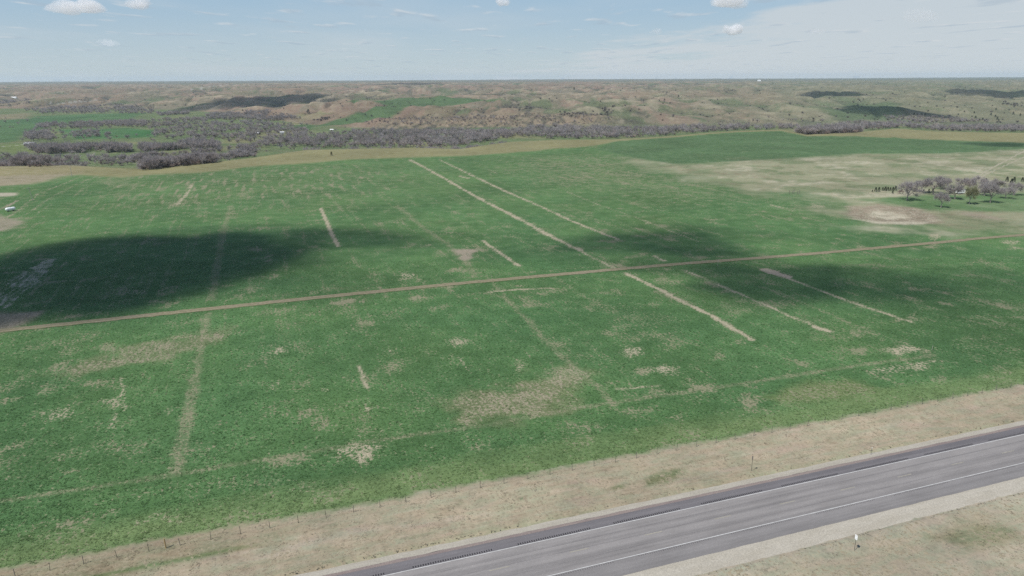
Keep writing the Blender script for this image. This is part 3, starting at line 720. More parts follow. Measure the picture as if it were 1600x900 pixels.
# ------------------------------------------------------------------ dirt track across the field
def build_track():
    P = np.array([(-160, 533), (0, 517), (100, 507), (200, 496), (400, 475), (600, 454.5), (700, 444.5), (800, 435.5), (963, 421), (1100, 409.5), (1300, 394), (1450, 380.5), (1530, 372.5), (1600, 367), (1750, 356)], float)
    W = pts(P); seg = np.r_[0, np.cumsum(np.hypot(*np.diff(W, axis=0).T))]
    ss = np.arange(0, seg[-1], 1.2); xs = np.interp(ss, seg, W[:, 0]); ys = np.interp(ss, seg, W[:, 1])
    k = np.ones(21) / 21; pad = lambda a: np.convolve(np.r_[np.full(10, a[0]), a, np.full(10, a[-1])], k, 'valid')
    xs[10:-10] = pad(xs)[10:-10]; ys[10:-10] = pad(ys)[10:-10]
    dx = np.gradient(xs); dy = np.gradient(ys); l = np.hypot(dx, dy); nx, ny = -dy / l, dx / l
    off = np.array([-1.75, -1.2, -.75, -.35, 0, .35, .75, 1.2, 1.75]); zz = np.array([.0, .05, .02, .05, .08, .05, .02, .05, .0])
    M_TRACK = bpy.data.materials.new('track_dirt'); M_TRACK.use_nodes = True
    nt = M_TRACK.node_tree; N, L = nt.nodes, nt.links; b = N['Principled BSDF']; b.inputs['Roughness'].default_value = .95; b.inputs['Specular IOR Level'].default_value = .1
    a = N.new('ShaderNodeAttribute'); a.attribute_name = 'cover'; g = N.new('ShaderNodeNewGeometry')
    f = n_noise(N, L, g.outputs['Position'], 1.2, 4, .65)
    L.new(n_vscale(N, L, a.outputs['Color'], n_ramp(N, L, f, .3, .7, .75, 1.25, False)), b.inputs['Base Color'])
    V = []; C = []
    rut = np.array([.245, .205, .155]); crown = np.array([.165, .150, .088]); brim = np.array([.115, .135, .065])
    for j, (o, z) in enumerate(zip(off, zz)):
        w = 1 + .10 * fbm(ss / 8, ss * 0, 3, 400); e = (.75 * fbm(ss / 3, ss * 0 + o, 3, 410 + j) if abs(o) > 1.5 else 0 * ss)
        x = xs + nx * (o * w + e); y = ys + ny * (o * w + e)
        V.append(np.stack([x, y, zland(x, y) + .07 + z], 1))
        base = rut if abs(abs(o) - .75) < .1 else (brim if abs(o) > 1.5 else crown)
        mixn = sstep(-.1, .6, fbm(ss / 15, ss * 0 + o * .2, 3, 420))[:, None] * .5
        C.append(base * (1 - mixn) + (crown if base is rut else rut) * mixn)
    n = len(ss); V = np.concatenate(V); C = np.concatenate(C); i = np.arange(n - 1)
    Fq = np.concatenate([np.stack([j * n + i, j * n + i + 1, (j + 1) * n + i + 1, (j + 1) * n + i], 1) for j in range(len(off) - 1)])
    tag(link('dirt_track', mesh_np('dirt_track', V, Fq, [M_TRACK], True, {'cover': C})), 'straight brown dirt track crossing the green field', None, None, 'structure')
build_track()

# ------------------------------------------------------------------ roadside fence
def build_fence():
    f = empty('wire_fence', road(0, 16.2), ROAD_RZ)
    tag(f, 'wire fence on thin posts between the verge and the crop', 'fence')
    kinds = {}
    mb = MB(); mb.box((0, 0, .68), (.055, .012, 1.36)); mb.box((0, -.025, .68), (.012, .05, 1.36)); mb.box((0, .012, .1), (.09, .01, .16))
    kinds['steel'] = mb.mesh('steel_post', M_STEEL)
    mb = MB().tube((0, 0, 0), (.0, .01, 1.40), .045, .04, 8); kinds['wood'] = mb.mesh('wood_post', M_GREYWOOD)
    mb = MB().tube((0, 0, 0), (-.02, .0, 1.62), .10, .09, 10); mb.tube((-.02, 0, 1.62), (-.02, 0, 1.66), .09, .07, 10); kinds['corner'] = mb.mesh('yellow_post', M_WOOD)
    s0 = -30.51; pitch = 4.19; heights = []
    for k in range(-14, 52):
        s_ = s0 + 1.95 + k * pitch
        kd = 'wood' if (k % 3 == 0 or k in (-5, 8, 13, 22)) else 'steel'
        tt = -.2 * 0 - .003 * max(s_ - 60, 0) + random.uniform(-.05, .05)
        X, Y, _ = road(s_, 16.2 + tt)
        p = link('post', kinds[kd], f); p.location = (s_, tt, float(zland(X, Y)) - .03)
        p.rotation_euler = (random.gauss(0, .04), random.gauss(0, .05), random.uniform(0, 3)); sc = random.uniform(.88, 1.06); p.scale = (1, 1, sc)
        heights.append((s_, tt))
    p = link('post', kinds['corner'], f); p.location = (s0, 0, -.02); p['label'] = 'thick yellowish wooden post'
    for h in (.35, .68, .98, 1.22):
        V = []; mb = MB()
        for (a, ta), (b_, tb) in zip(heights[:-1], heights[1:]): mb.tube((a, ta + .04, h), (b_, tb + .04, h + random.uniform(-.01, .01)), .0035, None, 3, False)
        mb.build('wire', M_WIRE, f)
build_fence()

# ------------------------------------------------------------------ roadside signs and posts
def sign_post(name, uv, h, pw, ph, rz, label, cat, panel_mat=M_ALU, both=None, post=.028):
    p = pt3(*uv); p.z = -.12; o = empty(name, p); tag(o, label, cat)
    mb = MB(); mb.box((0, 0, h / 2), (post * 2, post * .8, h)); mb.box((0, post * .9, h / 2), (post * .7, post, h)); mb.build('post', M_STEEL, o).rotation_euler = (0, 0, rz)
    if pw:
        n = 4; r = .05; V = []
        for sx, sz, a0 in ((1, 1, 0), (-1, 1, 90), (-1, -1, 180), (1, -1, 270)):
            for q in range(n):
                a = math.radians(a0 + 90 * q / (n - 1)); V.append((sx * (pw / 2 - r) + r * math.cos(a), sz * (ph / 2 - r) + r * math.sin(a)))
        k = len(V); mb = MB(); mb.add([(x, -.034, z + h - ph / 2 + .02) for x, z in V] + [(x, -.026, z + h - ph / 2 + .02) for x, z in V],
                                     [tuple(range(k)), tuple(range(k, 2 * k))[::-1]] + [(i, k + i, k + (i + 1) % k, (i + 1) % k) for i in range(k)])
        q = mb.build('panel', panel_mat, o); q.rotation_euler = (0, 0, rz)
        if both:
            mb = MB(); [MB().tube((0, -.044, z), (0, -.033, z), .03, None, 6).build('bolt', M_STEEL, q) for z in (h - ph * .75, h - ph * .2)]
    return o
sign_post('road_sign', (1335, 858), 2.55, .46, .80, math.radians(-72), 'white rectangular sign panel on a thin post beside the near road shoulder', 'sign', M_WHITE, True)
sign_post('marker_sign', (1174, 735), 2.95, .30, .75, math.radians(-68) + math.pi / 2 * 0 - math.radians(0), 'tall slim sign seen edge-on, standing in the far verge grass', 'sign', M_GREYWOOD)
d_ = sign_post('delineator_post', (1361, 709), 1.45, .12, .22, math.radians(-15), 'short delineator post with a pale reflector on the far road edge', 'post', M_REFL)
for (u, v, h, lb) in ((1078, 399, 1.7, 'lone thin stake in the crop just above the dirt track'), (1121, 416, 1.9, 'pale stake leaning beside the dirt track'), (1456, 547, 1.2, 'tiny pale stake in the crop at the lower right')):
    p = pt3(u, v); o = empty('survey_stake', p); tag(o, lb, 'stake', 'stakes in the crop')
    MB().tube((0, 0, 0), (.08, .02, h), .05, .045, 5).build('stake_shaft', M_PALEWOOD, o); MB().box((.08, .02, h + .06), (.12, .12, .14)).build('stake_head', M_REFL if h > 1.75 else M_GREYWOOD, o)
def utility_pole(uv, h, label, lean=0.):
    p = pt3(*uv); o = empty('utility_pole', p); tag(o, label, 'pole', 'utility poles at the left edge'); o.rotation_euler = (0, lean, .5)
    MB().tube((0, 0, -.3), (0, 0, h), .16, .11, 8).build('pole_shaft', M_PALEWOOD, o)
    MB().box((0, 0, h - .6), (2.2, .11, .13)).build('crossarm', M_GREYWOOD, o)
    for x in (-.95, -.3, .95): MB().tube((x, 0, h - .53), (x, 0, h - .33), .05, .035, 6).build('insulator', M_WHITE, o)
utility_pole((52, 314), 8., 'pale leaning utility pole near the white tank', -.12)
utility_pole((112.5, 276), 8.5, 'thin utility pole at the far left corner of the field')
# posts of an old corral at the pasture edge
for i, (u, v, h) in enumerate(((1233, 303, 2.1), (1238, 302.5, 1.8), (1240.5, 302, 2.4), (1246, 303, 1.9), (1248.5, 303, 2.3))):
    p = pt3(u, v); o = empty('corral_post', p); tag(o, 'weathered corral post standing in the pasture edge beside the crop', 'post', 'old corral posts')
    MB().tube((0, 0, 0), (random.uniform(-.2, .2), 0, h), .13, .11, 7).build('post_shaft', M_GREYWOOD, o)
    MB().tube((.1, 0, h * .7), (.9, .1, h * .66), .06, .05, 5).build('rail_stub', M_GREYWOOD, o)

# ------------------------------------------------------------------ tank, parked trailer, far buildings
def tank():
    p = pt3(17, 330); o = empty('storage_tank', p, math.radians(62)); tag(o, 'white horizontal storage tank at the far left of the field', 'tank')
    prof = [(-2.4, 0.02), (-2.36, .35), (-2.2, .62), (-1.9, .80), (-1.5, .86), (1.5, .86), (1.9, .80), (2.2, .62), (2.36, .35), (2.4, .02)]
    n = 18; V = [(x, r * math.cos(2 * math.pi * i / n), 1.25 + r * math.sin(2 * math.pi * i / n)) for x, r in prof for i in range(n)]
    Fq = [(a * n + i, a * n + (i + 1) % n, (a + 1) * n + (i + 1) % n, (a + 1) * n + i) for a in range(len(prof) - 1) for i in range(n)]
    MB().add(V, Fq).build('tank_shell', M_WHITE, o, True)
    for x in (-1.3, 1.3): MB().box((x, 0, .28), (.25, 1.3, .56)).build('saddle', M_GREYWOOD, o)
    MB().tube((0, 0, 2.08), (0, 0, 2.32), .22, .2, 12).build('valve_dome', M_GREYROOF, o)
tank()
def trailer(uv, rz, L_, label, name='camper_trailer'):
    p = pt3(*uv); o = empty(name, p, rz); tag(o, label, 'trailer')
    w, h = 2.3, 1.75; zb = .65
    prof = [(-L_ / 2, zb), (L_ / 2 - .5, zb), (L_ / 2, zb + .6), (L_ / 2 - .25, zb + h), (-L_ / 2 + .2, zb + h), (-L_ / 2, zb + h - .25)]
    k = len(prof); V = [(x, -w / 2, z) for x, z in prof] + [(x, w / 2, z) for x, z in prof]
    MB().add(V, [tuple(range(k)), tuple(range(k, 2 * k))[::-1]] + [(i, k + i, k + (i + 1) % k, (i + 1) % k) for i in range(k)]).build('body', M_WHITE, o)
    for x in (-1.2, .9): MB().box((x, -w / 2 - .012, zb + 1.15), (.9, .02, .5)).build('window', M_GLASS, o)
    MB().box((2., -w / 2 - .012, zb + .85), (.6, .02, 1.5)).build('door', M_CREAM, o)
    for y in (-1, 1):
        for x in (-.5, .3): MB().tube((x, y * 1.0 - .1, .34), (x, y * 1.0 + .1, .34), .34, None, 12).build('wheel', M_BLACK, o)
    MB().box((L_ / 2 + .6, 0, .55), (1.4, .12, .1)).build('hitch', M_STEEL, o)
trailer((1500, 303), math.radians(12), 4.6, 'white trailer parked under the bare trees of the grove')
def house(name, uv, rz, w, d, h, rh, wall, roof, label, door=True):
    p = pt3(*uv); o = empty(name, p, rz); tag(o, label, 'building')
    V = [(-w / 2, -d / 2, -1), (w / 2, -d / 2, -1), (w / 2, d / 2, -1), (-w / 2, d / 2, -1), (-w / 2, -d / 2, h), (w / 2, -d / 2, h), (w / 2, d / 2, h), (-w / 2, d / 2, h), (-w / 2, 0, h + rh), (w / 2, 0, h + rh)]
    MB().add(V, [(0, 1, 5, 4), (2, 3, 7, 6), (1, 2, 6, 9, 5), (3, 0, 4, 8, 7), (0, 3, 2, 1)]).build('wall', wall, o)
    e = .4; q = rh * e / (d / 2); t = .18
    R = []
    for z0 in (0, t): R += [(-w / 2 - e, -d / 2 - e, h - q + z0 + .02), (w / 2 + e, -d / 2 - e, h - q + z0 + .02), (w / 2 + e, 0, h + rh + z0 + .02), (-w / 2 - e, 0, h + rh + z0 + .02), (-w / 2 - e, d / 2 + e, h - q + z0 + .02), (w / 2 + e, d / 2 + e, h - q + z0 + .02)]
    MB().add(R, [(6, 7, 8, 9), (9, 8, 11, 10), (0, 3, 2, 1), (3, 4, 5, 2), (0, 1, 7, 6), (5, 4, 10, 11), (1, 2, 8, 7), (2, 5, 11, 8), (0, 6, 9, 3), (3, 9, 10, 4)]).build('roof', roof, o)
    MB().box((w * .1, -d / 2 - .04, 1.05), (1.1, .06, 2.1)).build('door', M_GREYWOOD, o)
    for x in (-.3, .36): MB().box((x * w, -d / 2 - .04, h * .6), (1.2, .06, 1.1)).build('window', M_GLASS, o)
house('farm_shed', (47, 228), .25, 13, 8, 3.2, 2.2, M_BARN, M_GREYROOF, 'dark shed with pale metal roof at the end of the valley road')
house('storage_shed', (77, 226.5), .1, 5, 4, 2.2, 1.2, M_BARN, M_BROWNROOF, 'small dark shed alone in the valley pasture')
house('farmhouse', (403, 210), -.2, 7.5, 6, 2.6, 1.6, M_BARN, M_GREYROOF, 'small house with pale roof among the valley trees left of centre')
house('cabin', (441, 209), .3, 7, 5, 2.6, 1.6, M_CREAM, M_GREYROOF, 'small white cabin right of the house in the valley')
house('white_shed', (518.5, 204), .1, 6, 4, 1.8, .9, M_WHITE, M_WHITE, 'white shed at the foot of the green slope')
house('distant_barn', (22, 154), .2, 22, 12, 4.5, 3, M_CREAM, M_WHITE, 'white barn among distant trees at the far left')
house('grain_barn', (1186, 127), .1, 26, 18, 7, 5, M_WHITE, M_WHITE, 'white farm building on the horizon ridge')

# ------------------------------------------------------------------ trees
class TreeMesh:
    def __init__(s): s.tv = []; s.tf = []; s.cv = []; s.cf = []
    def limb(s, p, q, r0, r1, n=5):
        d = (q - p).normalized(); a = d.orthogonal().normalized(); b = d.cross(a); k = len(s.tv)
        for o, r in ((p, r0), (q, r1)):
            for i in range(n):
                t = 2 * math.pi * i / n; s.tv.append(tuple(o + (a * math.cos(t) + b * math.sin(t)) * r))
        s.tf += [(k + i, k + (i + 1) % n, k + n + (i + 1) % n, k + n + i) for i in range(n)]
    def twig(s, p, q, w):
        d = (q - p); a = Vector((random.gauss(0, 1), random.gauss(0, 1), random.gauss(0, 1))); a = d.cross(a)
        if a.length < 1e-6: return
        a = a.normalized() * w; k = len(s.cv); s.cv += [tuple(p - a), tuple(p + a), tuple(q)]; s.cf.append((k, k + 1, k + 2))
def rnd_dir(up=.4):
    while True:
        v = Vector((random.uniform(-1, 1), random.uniform(-1, 1), random.uniform(-1, 1)))
        if .1 < v.length < 1: return (v.normalized() + Vector((0, 0, up))).normalized()
def bare_tree(h, spread, forks, tw_n, tw_len, tw_w, seed, n=5, vase=.5, depth=3):
    random.seed(seed); T = TreeMesh()
    def grow(p, d, l, r, lev):
        q = p + d * l; T.limb(p, q, r, r * .62, n if lev < 2 else 3)
        if lev >= depth or (lev == depth - 1 and depth > 2):
            for _ in range(tw_n if lev == depth else tw_n // 2):
                t = random.random(); b = p.lerp(q, t); e = (d * .6 + rnd_dir(.25)).normalized() * tw_len * random.uniform(.6, 1.25)
                T.twig(b, b + e, tw_w * random.uniform(.7, 1.3))
            if lev >= depth: return
        m = forks[lev]
        ph = random.uniform(0, 6.3)
        for i in range(m):
            a = ph + 2 * math.pi * i / m + random.uniform(-.4, .4)
            out = Vector((math.cos(a), math.sin(a), 0)) * spread
            nd = (d * vase + out + Vector((0, 0, .30))).normalized() if lev == 0 else (d * .75 + rnd_dir(.2) * .75).normalized()
            st = q if random.random() < .6 else p.lerp(q, random.uniform(.55, .95))
            grow(st, nd, l * random.uniform(.62, .9) * (1.15 if lev == 0 else 1), r * .55, lev + 1)
    grow(Vector((0, 0, -.3)), Vector((random.uniform(-.08, .08), random.uniform(-.08, .08), 1)).normalized(), h * .25, h * .022, 0)
    z = max(v[2] for v in T.cv); k = h / z
    T.tv = [(a * k, b * k, c * k) for a, b, c in T.tv]; T.cv = [(a * k, b * k, c * k) for a, b, c in T.cv]
    return T
def tree_meshes(T, tm, cm, name):
    a = bpy.data.meshes.new(name + '_trunk'); a.from_pydata(T.tv, [], T.tf); a.materials.append(tm)
    b = bpy.data.meshes.new(name + '_crown'); b.from_pydata(T.cv, [], T.cf); b.materials.append(cm); return a, b
GROVE = [tree_meshes(bare_tree(12, .8, (5, 4, 4), 26, 2.1, .036, 100 + i, 6, .6), M_BARK, M_TWIG, 'grove%d' % i) for i in range(4)]
GROVE_G = tree_meshes(bare_tree(12, .75, (5, 4, 4), 26, 1.9, .06, 120, 6, .6), M_BARK, M_TWIG_GREEN, 'budding')
VAL = [tree_meshes(T_, M_BARK, m_, 'valley') for m_ in (M_TWIG, M_TWIG_DARK) for T_ in [bare_tree(11, .8, (5, 3, 3), 15, 2.1, .07, 200 + i, 5, .5) for i in range(6)]]
BRUSH = [tree_meshes(bare_tree(5, 1., (5, 3), 18, 1.2, .08, 300 + i, 4, .35, 2), M_BARK, M_SHRUB, 'brush%d' % i) for i in range(3)]
def cedar(seed, h=3.2):
    random.seed(seed); T = TreeMesh(); T.limb(Vector((0, 0, -.2)), Vector((0, 0, h * .8)), .09, .03)
    for i in range(230):
        z = random.random() ** .8; rr = (1 - z) ** .7 * h * .34 * random.uniform(.55, 1.05) + .05; a = random.uniform(0, 6.3)
        p = Vector((math.cos(a) * rr * .75, math.sin(a) * rr * .75, .15 + z * h * .9)); q = p + Vector((math.cos(a) * .35, math.sin(a) * .35, random.uniform(.05, .3)))
        T.twig(p, q, .16); 
    return tree_meshes(T, M_BARK, M_CEDAR, 'cedar%d' % seed)
CEDAR = [cedar(i) for i in range(3)]
def plant(name, ms, loc, sc, rz, label, cat, group, sx=None):
    o = empty(name, loc, rz); sx = sx or sc; o.scale = (sx, sx, sc); tag(o, label, cat, group)
    link('trunk', ms[0], o); link('crown', ms[1], o); return o
random.seed(21)
# grove beside the pasture: base column, base row, height and width in metres
def dist(uv): p = pt3(*uv); return p, p.y * 1.02 / F
for (u, v, hp, wp, ms, lb) in (
    (1417, 313, 39, 46, GROVE[0], 'bare grey tree at the left end of the grove'),
    (1458, 304, 36, 60, GROVE[1], 'broad bare tree behind the lone small tree of the grove'),
    (1470, 324.5, 32, 27, GROVE[2], 'small bare tree standing nearest the field in the grove'),
    (1492, 311, 32, 44, GROVE[3], 'bare tree in front of the white trailer'),
    (1514, 319, 36, 34, GROVE_G, 'yellowish green budding tree in the middle of the grove'),
    (1547, 317, 40, 40, GROVE[2], 'dense round grey bare tree right of the budding tree'),
    (1528, 301, 32, 44, GROVE[1], 'pale bare tree behind the budding tree'),
    (1584, 305, 26, 34, GROVE[0], 'low bare tree at the right edge of the photo'),
    (1476, 296, 26, 36, GROVE[3], 'bare tree at the back of the grove left of the trailer'),
    (1560, 298, 24, 34, GROVE[3], 'small bare tree at the back right of the grove'), (1440, 300, 26, 34, GROVE[2], 'bare tree between the left tree and the broad tree'),
    (1503, 298, 26, 36, GROVE[0], 'bare tree just behind the white trailer'), (1538, 306, 30, 34, GROVE[1], 'bare tree close left of the round grey tree'), (1571, 310, 24, 30, GROVE[2], 'low bare tree between the round grey tree and the photo edge')):
    p, mpp = dist((u, v)); sc = hp * .9 * mpp / 12.; sx = wp * mpp / (2 * max(abs(q.co.x) for q in ms[1].vertices))
    plant('bare_tree', ms, p, sc, random.uniform(0, 6), lb, 'tree', 'trees of the grove', sx)
ced = [(1363, 300, 3), (1368, 299.5, 6), (1373, 299.5, 6), (1379, 298, 4.5), (1383, 298.5, 6), (1387, 298, 5), (1391, 298, 4.5), (1395, 298, 5), (1399, 297.5, 6)]
for u, v, hp in ced:
    p, mpp = dist((u, v)); plant('cedar_tree', CEDAR[int(u) % 3], p, hp * 1.2 * mpp / 3.2, u, 'small dark cedar in the planted row left of the grove', 'shrub', 'cedar row left of the grove')
for u, v, hp, lb in ((1394.5, 302.5, 5, 'single dark cedar just below the cedar row'), (1432, 293, 5, 'dark cedar behind the left grove tree'), (1443, 300.5, 5, 'dark cedar left of the broad bare tree'), (1451, 300, 5, 'dark cedar at the trunk of the broad bare tree'),
                     (1457, 300, 5, 'dark cedar right of the broad trunk'), (1480, 291, 6, 'dark cedar at the back of the grove above the trailer'), (1485, 295, 6, 'dark cedar close left of the trailer'), (1506, 288, 9, 'tall cedar behind the grove'),
                     (1521, 287, 8, 'tall cedar behind the budding tree'), (1540, 285.5, 7, 'cedar behind the round grey tree'), (1573, 284, 8, 'leftmost cedar of the far right clump'), (1580, 288, 9, 'lowest cedar of the far right clump'), (1584, 284.5, 8, 'middle cedar of the far right clump'), (1597, 284, 7, 'cedar at the very right edge')):
    p, mpp = dist((u, v)); plant('cedar_tree', CEDAR[int(u) % 3], p, hp * mpp / 3.2, u, lb, 'shrub', 'cedars around the grove')
for u, v, hp, lb in ((1407, 303, 9, 'brown shrub beside the left grove tree'), (1430, 299, 7, 'brown shrub right of the left grove tree')):
    p, mpp = dist((u, v)); plant('shrub', BRUSH[0], p, hp * mpp / 5, u, lb, 'shrub', 'brown shrubs in the grove')
p, mpp = dist((518, 243)); plant('cedar_tree', CEDAR[1], p, 6 * mpp / 3.2, 1., 'lone dark cedar on the tan rim above the field', 'shrub', None)

# valley woods: patches of bare cottonwood, positions on the valley floor
BELTS = [  # polygon of trunk feet, count, size range, brushy share, label
    ([(-60, 243), (40, 246), (60, 261), (-60, 264)], 60, (.8, 1.2), .3, 'a'), ([(30, 254), (110, 249), (210, 249), (215, 262), (140, 257), (80, 261), (30, 262)], 90, (.7, 1.1), .35, 'a'),
    ([(45, 234), (200, 231), (205, 238), (60, 241)], 85, (1., 1.35), .05, 'b'), ([(220, 229), (340, 222), (345, 233), (220, 239)], 85, (.95, 1.3), .1, 'b'),
    ([(205, 246), (300, 240), (400, 228), (400, 245), (340, 250), (300, 256), (210, 260)], 190, (.6, 1.0), .5, 'c'),
    ([(50, 202), (60, 197), (200, 190), (230, 192), (230, 198), (100, 201)], 120, (.8, 1.1), .2, 'd'), ([(35, 211), (75, 207), (90, 218), (50, 220)], 45, (.8, 1.1), .2, 'd'), ([(90, 211), (150, 206), (175, 212), (120, 217)], 22, (.7, 1.1), .2, 'd'),
    ([(35, 172), (130, 166), (240, 168), (240, 178), (60, 178)], 170, (.9, 1.3), .3, 'd'), ([(-40, 160), (45, 156), (50, 164), (-40, 166)], 70, (.9, 1.3), .3, 'd'), ([(245, 179), (295, 175), (295, 180), (250, 181)], 40, (.8, 1.2), .2, 'd'),
    ([(320, 179), (400, 174), (440, 178), (480, 188), (420, 190), (330, 186)], 150, (.8, 1.2), .3, 'd'), ([(230, 196), (400, 191), (480, 201), (480, 226), (300, 222), (240, 215)], 210, (.7, 1.15), .3, 'c'), ([(160, 193), (330, 184), (330, 190), (240, 196)], 70, (.7, 1.0), .3, 'd'),
    ([(400, 231), (400, 223), (470, 219), (540, 213), (600, 208), (700, 206), (790, 206), (800, 215), (770, 221), (700, 231), (620, 231), (480, 231)], 300, (.75, 1.2), .2, 'e'),
    ([(480, 212), (600, 203), (800, 204), (790, 208), (600, 210)], 70, (.6, .9), .3, 'e'),
    ([(770, 208), (830, 201), (900, 199), (1000, 203), (1060, 199), (1180, 198), (1250, 200), (1250, 203), (1150, 204), (1050, 211), (960, 217), (860, 217), (790, 214)], 300, (.75, 1.15), .15, 'f'),
    ([(1255, 211), (1260, 201), (1330, 193), (1400, 196), (1480, 200), (1600, 199), (1700, 199), (1700, 206), (1600, 206), (1480, 205), (1400, 200), (1340, 205)], 330, (.75, 1.15), .12, 'g'),
    ([(560, 195), (640, 183), (700, 184), (800, 178), (900, 178), (960, 184), (940, 192), (800, 197), (640, 196)], 260, (.35, .8), .85, 'h'), ([(1100, 190), (1290, 180), (1290, 190), (1130, 193)], 40, (.35, .7), .8, 'h'), ([(1380, 180), (1480, 184), (1560, 190), (1400, 192)], 130, (.5, .8), .4, 'h')]
LAB = {'a': 'bare tree in the wooded strip at the far left', 'b': 'bare tree in the straight row across the left valley', 'c': 'bare tree in the brown thicket behind the field',
       'd': 'bare tree in the far left valley groves', 'e': 'bare tree in the grey belt behind the field centre', 'f': 'bare tree in the grey belt behind the right half', 'g': 'bare tree in the pale belt behind the right pasture', 'h': 'scrubby tree on the bluff slope'}
feet = []
def in_poly(P, x, y):
    P = np.asarray(P, float); ins = np.zeros(len(x), bool)
    for p, q in zip(P, np.roll(P, -1, 0)):
        c = (p[1] > y) != (q[1] > y); ins ^= c & (x < (q[0] - p[0]) * (y - p[1]) / (q[1] - p[1] + 1e-12) + p[0])
    return ins
for P, cnt, szr, br, key in BELTS:
    P = np.asarray(P, float); W = pts(P); lo, hi = W.min(0), W.max(0)
    got = 0; tries = 0; cnt = int(cnt * (3.3 if key in 'efg' else 3.1 if key != 'h' else 2.5))
    while got < cnt and tries < 60:                      # even spread over the ground inside the outline
        x = rng.uniform(lo[0], hi[0], 400); y = rng.uniform(lo[1], hi[1], 400)
        ok = in_poly(W, x, y) & (pn(x / 45, y / 60, 77) + .5 * pn(x / 16, y / 16, 78) > (-.15 if key in 'abcd' else -.5)); x, y = x[ok][:cnt - got], y[ok][:cnt - got]
        for a, b in zip(x, y): feet.append((a, b, rng.uniform(szr[0] * .6, szr[1]), rng.random() < br, key))
        got += len(x); tries += 1
# loose trees over the valley floor
a = AC(rng.uniform(-60, 760, 900)); y = np.interp(a, _ca, _cd) + 140 + rng.random(900) ** 1.3 * 1100; ok = (pn(a * y / 120, y / 160, 79) > .12) & (y < np.interp(a, _fa, _fd))
for p, q in zip((a * y)[ok], y[ok]): feet.append((p, q, rng.uniform(.4, 1.), rng.random() < .5, 'd'))
# slope just behind the rim of the plateau: trunks hidden, crowns show over the edge
for u0, u1, cnt, key, szr in ((0, 60, 30, 'a', (.8, 1.1)), (215, 330, 150, 'c', (.7, 1.0)), (330, 480, 60, 'c', (.5, .8)), (480, 800, 150, 'e', (.8, 1.15)), (690, 800, 30, 'e', (.9, 1.2)), (790, 1060, 170, 'f', (.85, 1.15)), (1060, 1250, 110, 'f', (.8, 1.05)), (1245, 1345, 120, 'g', (.8, 1.1)), (1345, 1640, 150, 'g', (.75, 1.)), (1640, 1800, 60, 'g', (.75, 1.))):
    cnt = int(cnt * 1.6); a = AC(rng.uniform(u0, u1, cnt)); cr = np.interp(a, _ca, _cd)
    lo_, hi_ = (3, 60) if (u0 == 215 or u0 == 1245) else ((90, 190) if key in 'fg' else (70, 170))
    y = cr + rng.uniform(lo_, hi_, cnt); x = a * y
    for p, q in zip(x, y): feet.append((p, q, rng.uniform(*szr), rng.random() < (.35 if key == 'c' else .12), key))
feet.sort(key=lambda f: (f[1] + abs(f[0]) * .2) / (f[2] * (.5 if f[3] else 1)))
random.seed(5)
far_t = []
SPAN = {}
for i, (x, y, sz, br, key) in enumerate(feet[:300]): SPAN.setdefault(key, []).append(x / y)
SPAN = {k: np.quantile(v, [.2, .4, .6, .8]) for k, v in SPAN.items()}
PLACE = ('at the left end', 'left of its middle', 'near its middle', 'right of its middle', 'at the right end')
for i, (x, y, sz, br, key) in enumerate(feet):
    z = float(zland(x, y)); where = PLACE[int(np.searchsorted(SPAN[key], x / y))] if key in SPAN else ''; size = ('low ' if sz < .62 else 'tall ' if sz > .95 else 'medium ') if not br else ''
    if i < 300 and key != 'h':
        ms = random.choice(BRUSH if br else (VAL[6:] if key in 'abcd' else VAL[:6]))
        plant('bare_shrub' if br else 'bare_tree', ms, (x, y, z - .1), sz * (1.1 if br else 1), random.uniform(0, 6.3),
              size + (LAB[key].replace('bare grey tree', 'brown bare shrub').replace('bare tree', 'brown bare shrub') if br else LAB[key]) + ', ' + where, 'shrub' if br else 'tree', ('brush ' if br else 'trees ') + LAB[key].split(' in the ')[-1], sz * random.uniform(.85, 1.25))
    else: far_t.append((x, y, z, sz, br))
# the rest of the woods, too far and dense to count
def bake_woods(name, items, label, brush_col, protos, brush_protos):
    Vs = []; Fs = []; Cs = []; n0 = 0
    for (x, y, z, sz, br) in items:
        V, Fq, tr = random.choice(brush_protos if br else protos)
        a = random.uniform(0, 6.3); c, s_ = math.cos(a), math.sin(a); k = sz * random.uniform(.9, 1.1); kx = k * random.uniform(.9, 1.25)
        W = np.stack([(V[:, 0] * c - V[:, 1] * s_) * kx + x, (V[:, 0] * s_ + V[:, 1] * c) * kx + y, V[:, 2] * k + z - .1], 1)
        col = (np.array(brush_col) if br else np.array([.345, .308, .296]) * (.92 if x < -150 else 1.)) * random.uniform(.75, 1.22) * np.array([random.uniform(.96, 1.04), 1, random.uniform(.94, 1.04)])
        C = np.repeat(col[None], len(V), 0); C[:tr] *= .8
        Vs.append(W); Fs.append(Fq + n0); Cs.append(C); n0 += len(V)
    me = mesh_np(name, np.concatenate(Vs), np.concatenate(Fs), [M_FOLI], False, {'cover': np.concatenate(Cs)})
    tag(link(name, me), label, None, None, 'stuff')
def lowpoly(T):
    V = list(T.tv[:6]); Fq = [t for f in T.tf[:3] for t in ((f[0], f[1], f[2]), (f[0], f[2], f[3]))]
    for k in range(6, len(T.tv), 6):            # upper limbs as single tapered blades
        n = len(V); a, b_ = np.array(T.tv[k:k + 3]).mean(0), np.array(T.tv[k + 3:k + 6]).mean(0); w = np.array(T.tv[k]) - a
        V += [tuple(a - w), tuple(a + w), tuple(b_)]; Fq.append((n, n + 1, n + 2))
    n = len(V); Fq += [tuple(i + n for i in f) for f in T.cf]
    return np.array(V + T.cv), np.array(Fq), n
LP = [lowpoly(bare_tree(11, .95, (6,), 14, 3.7, .165, 400 + i, 3, .5, 1)) for i in range(8)]
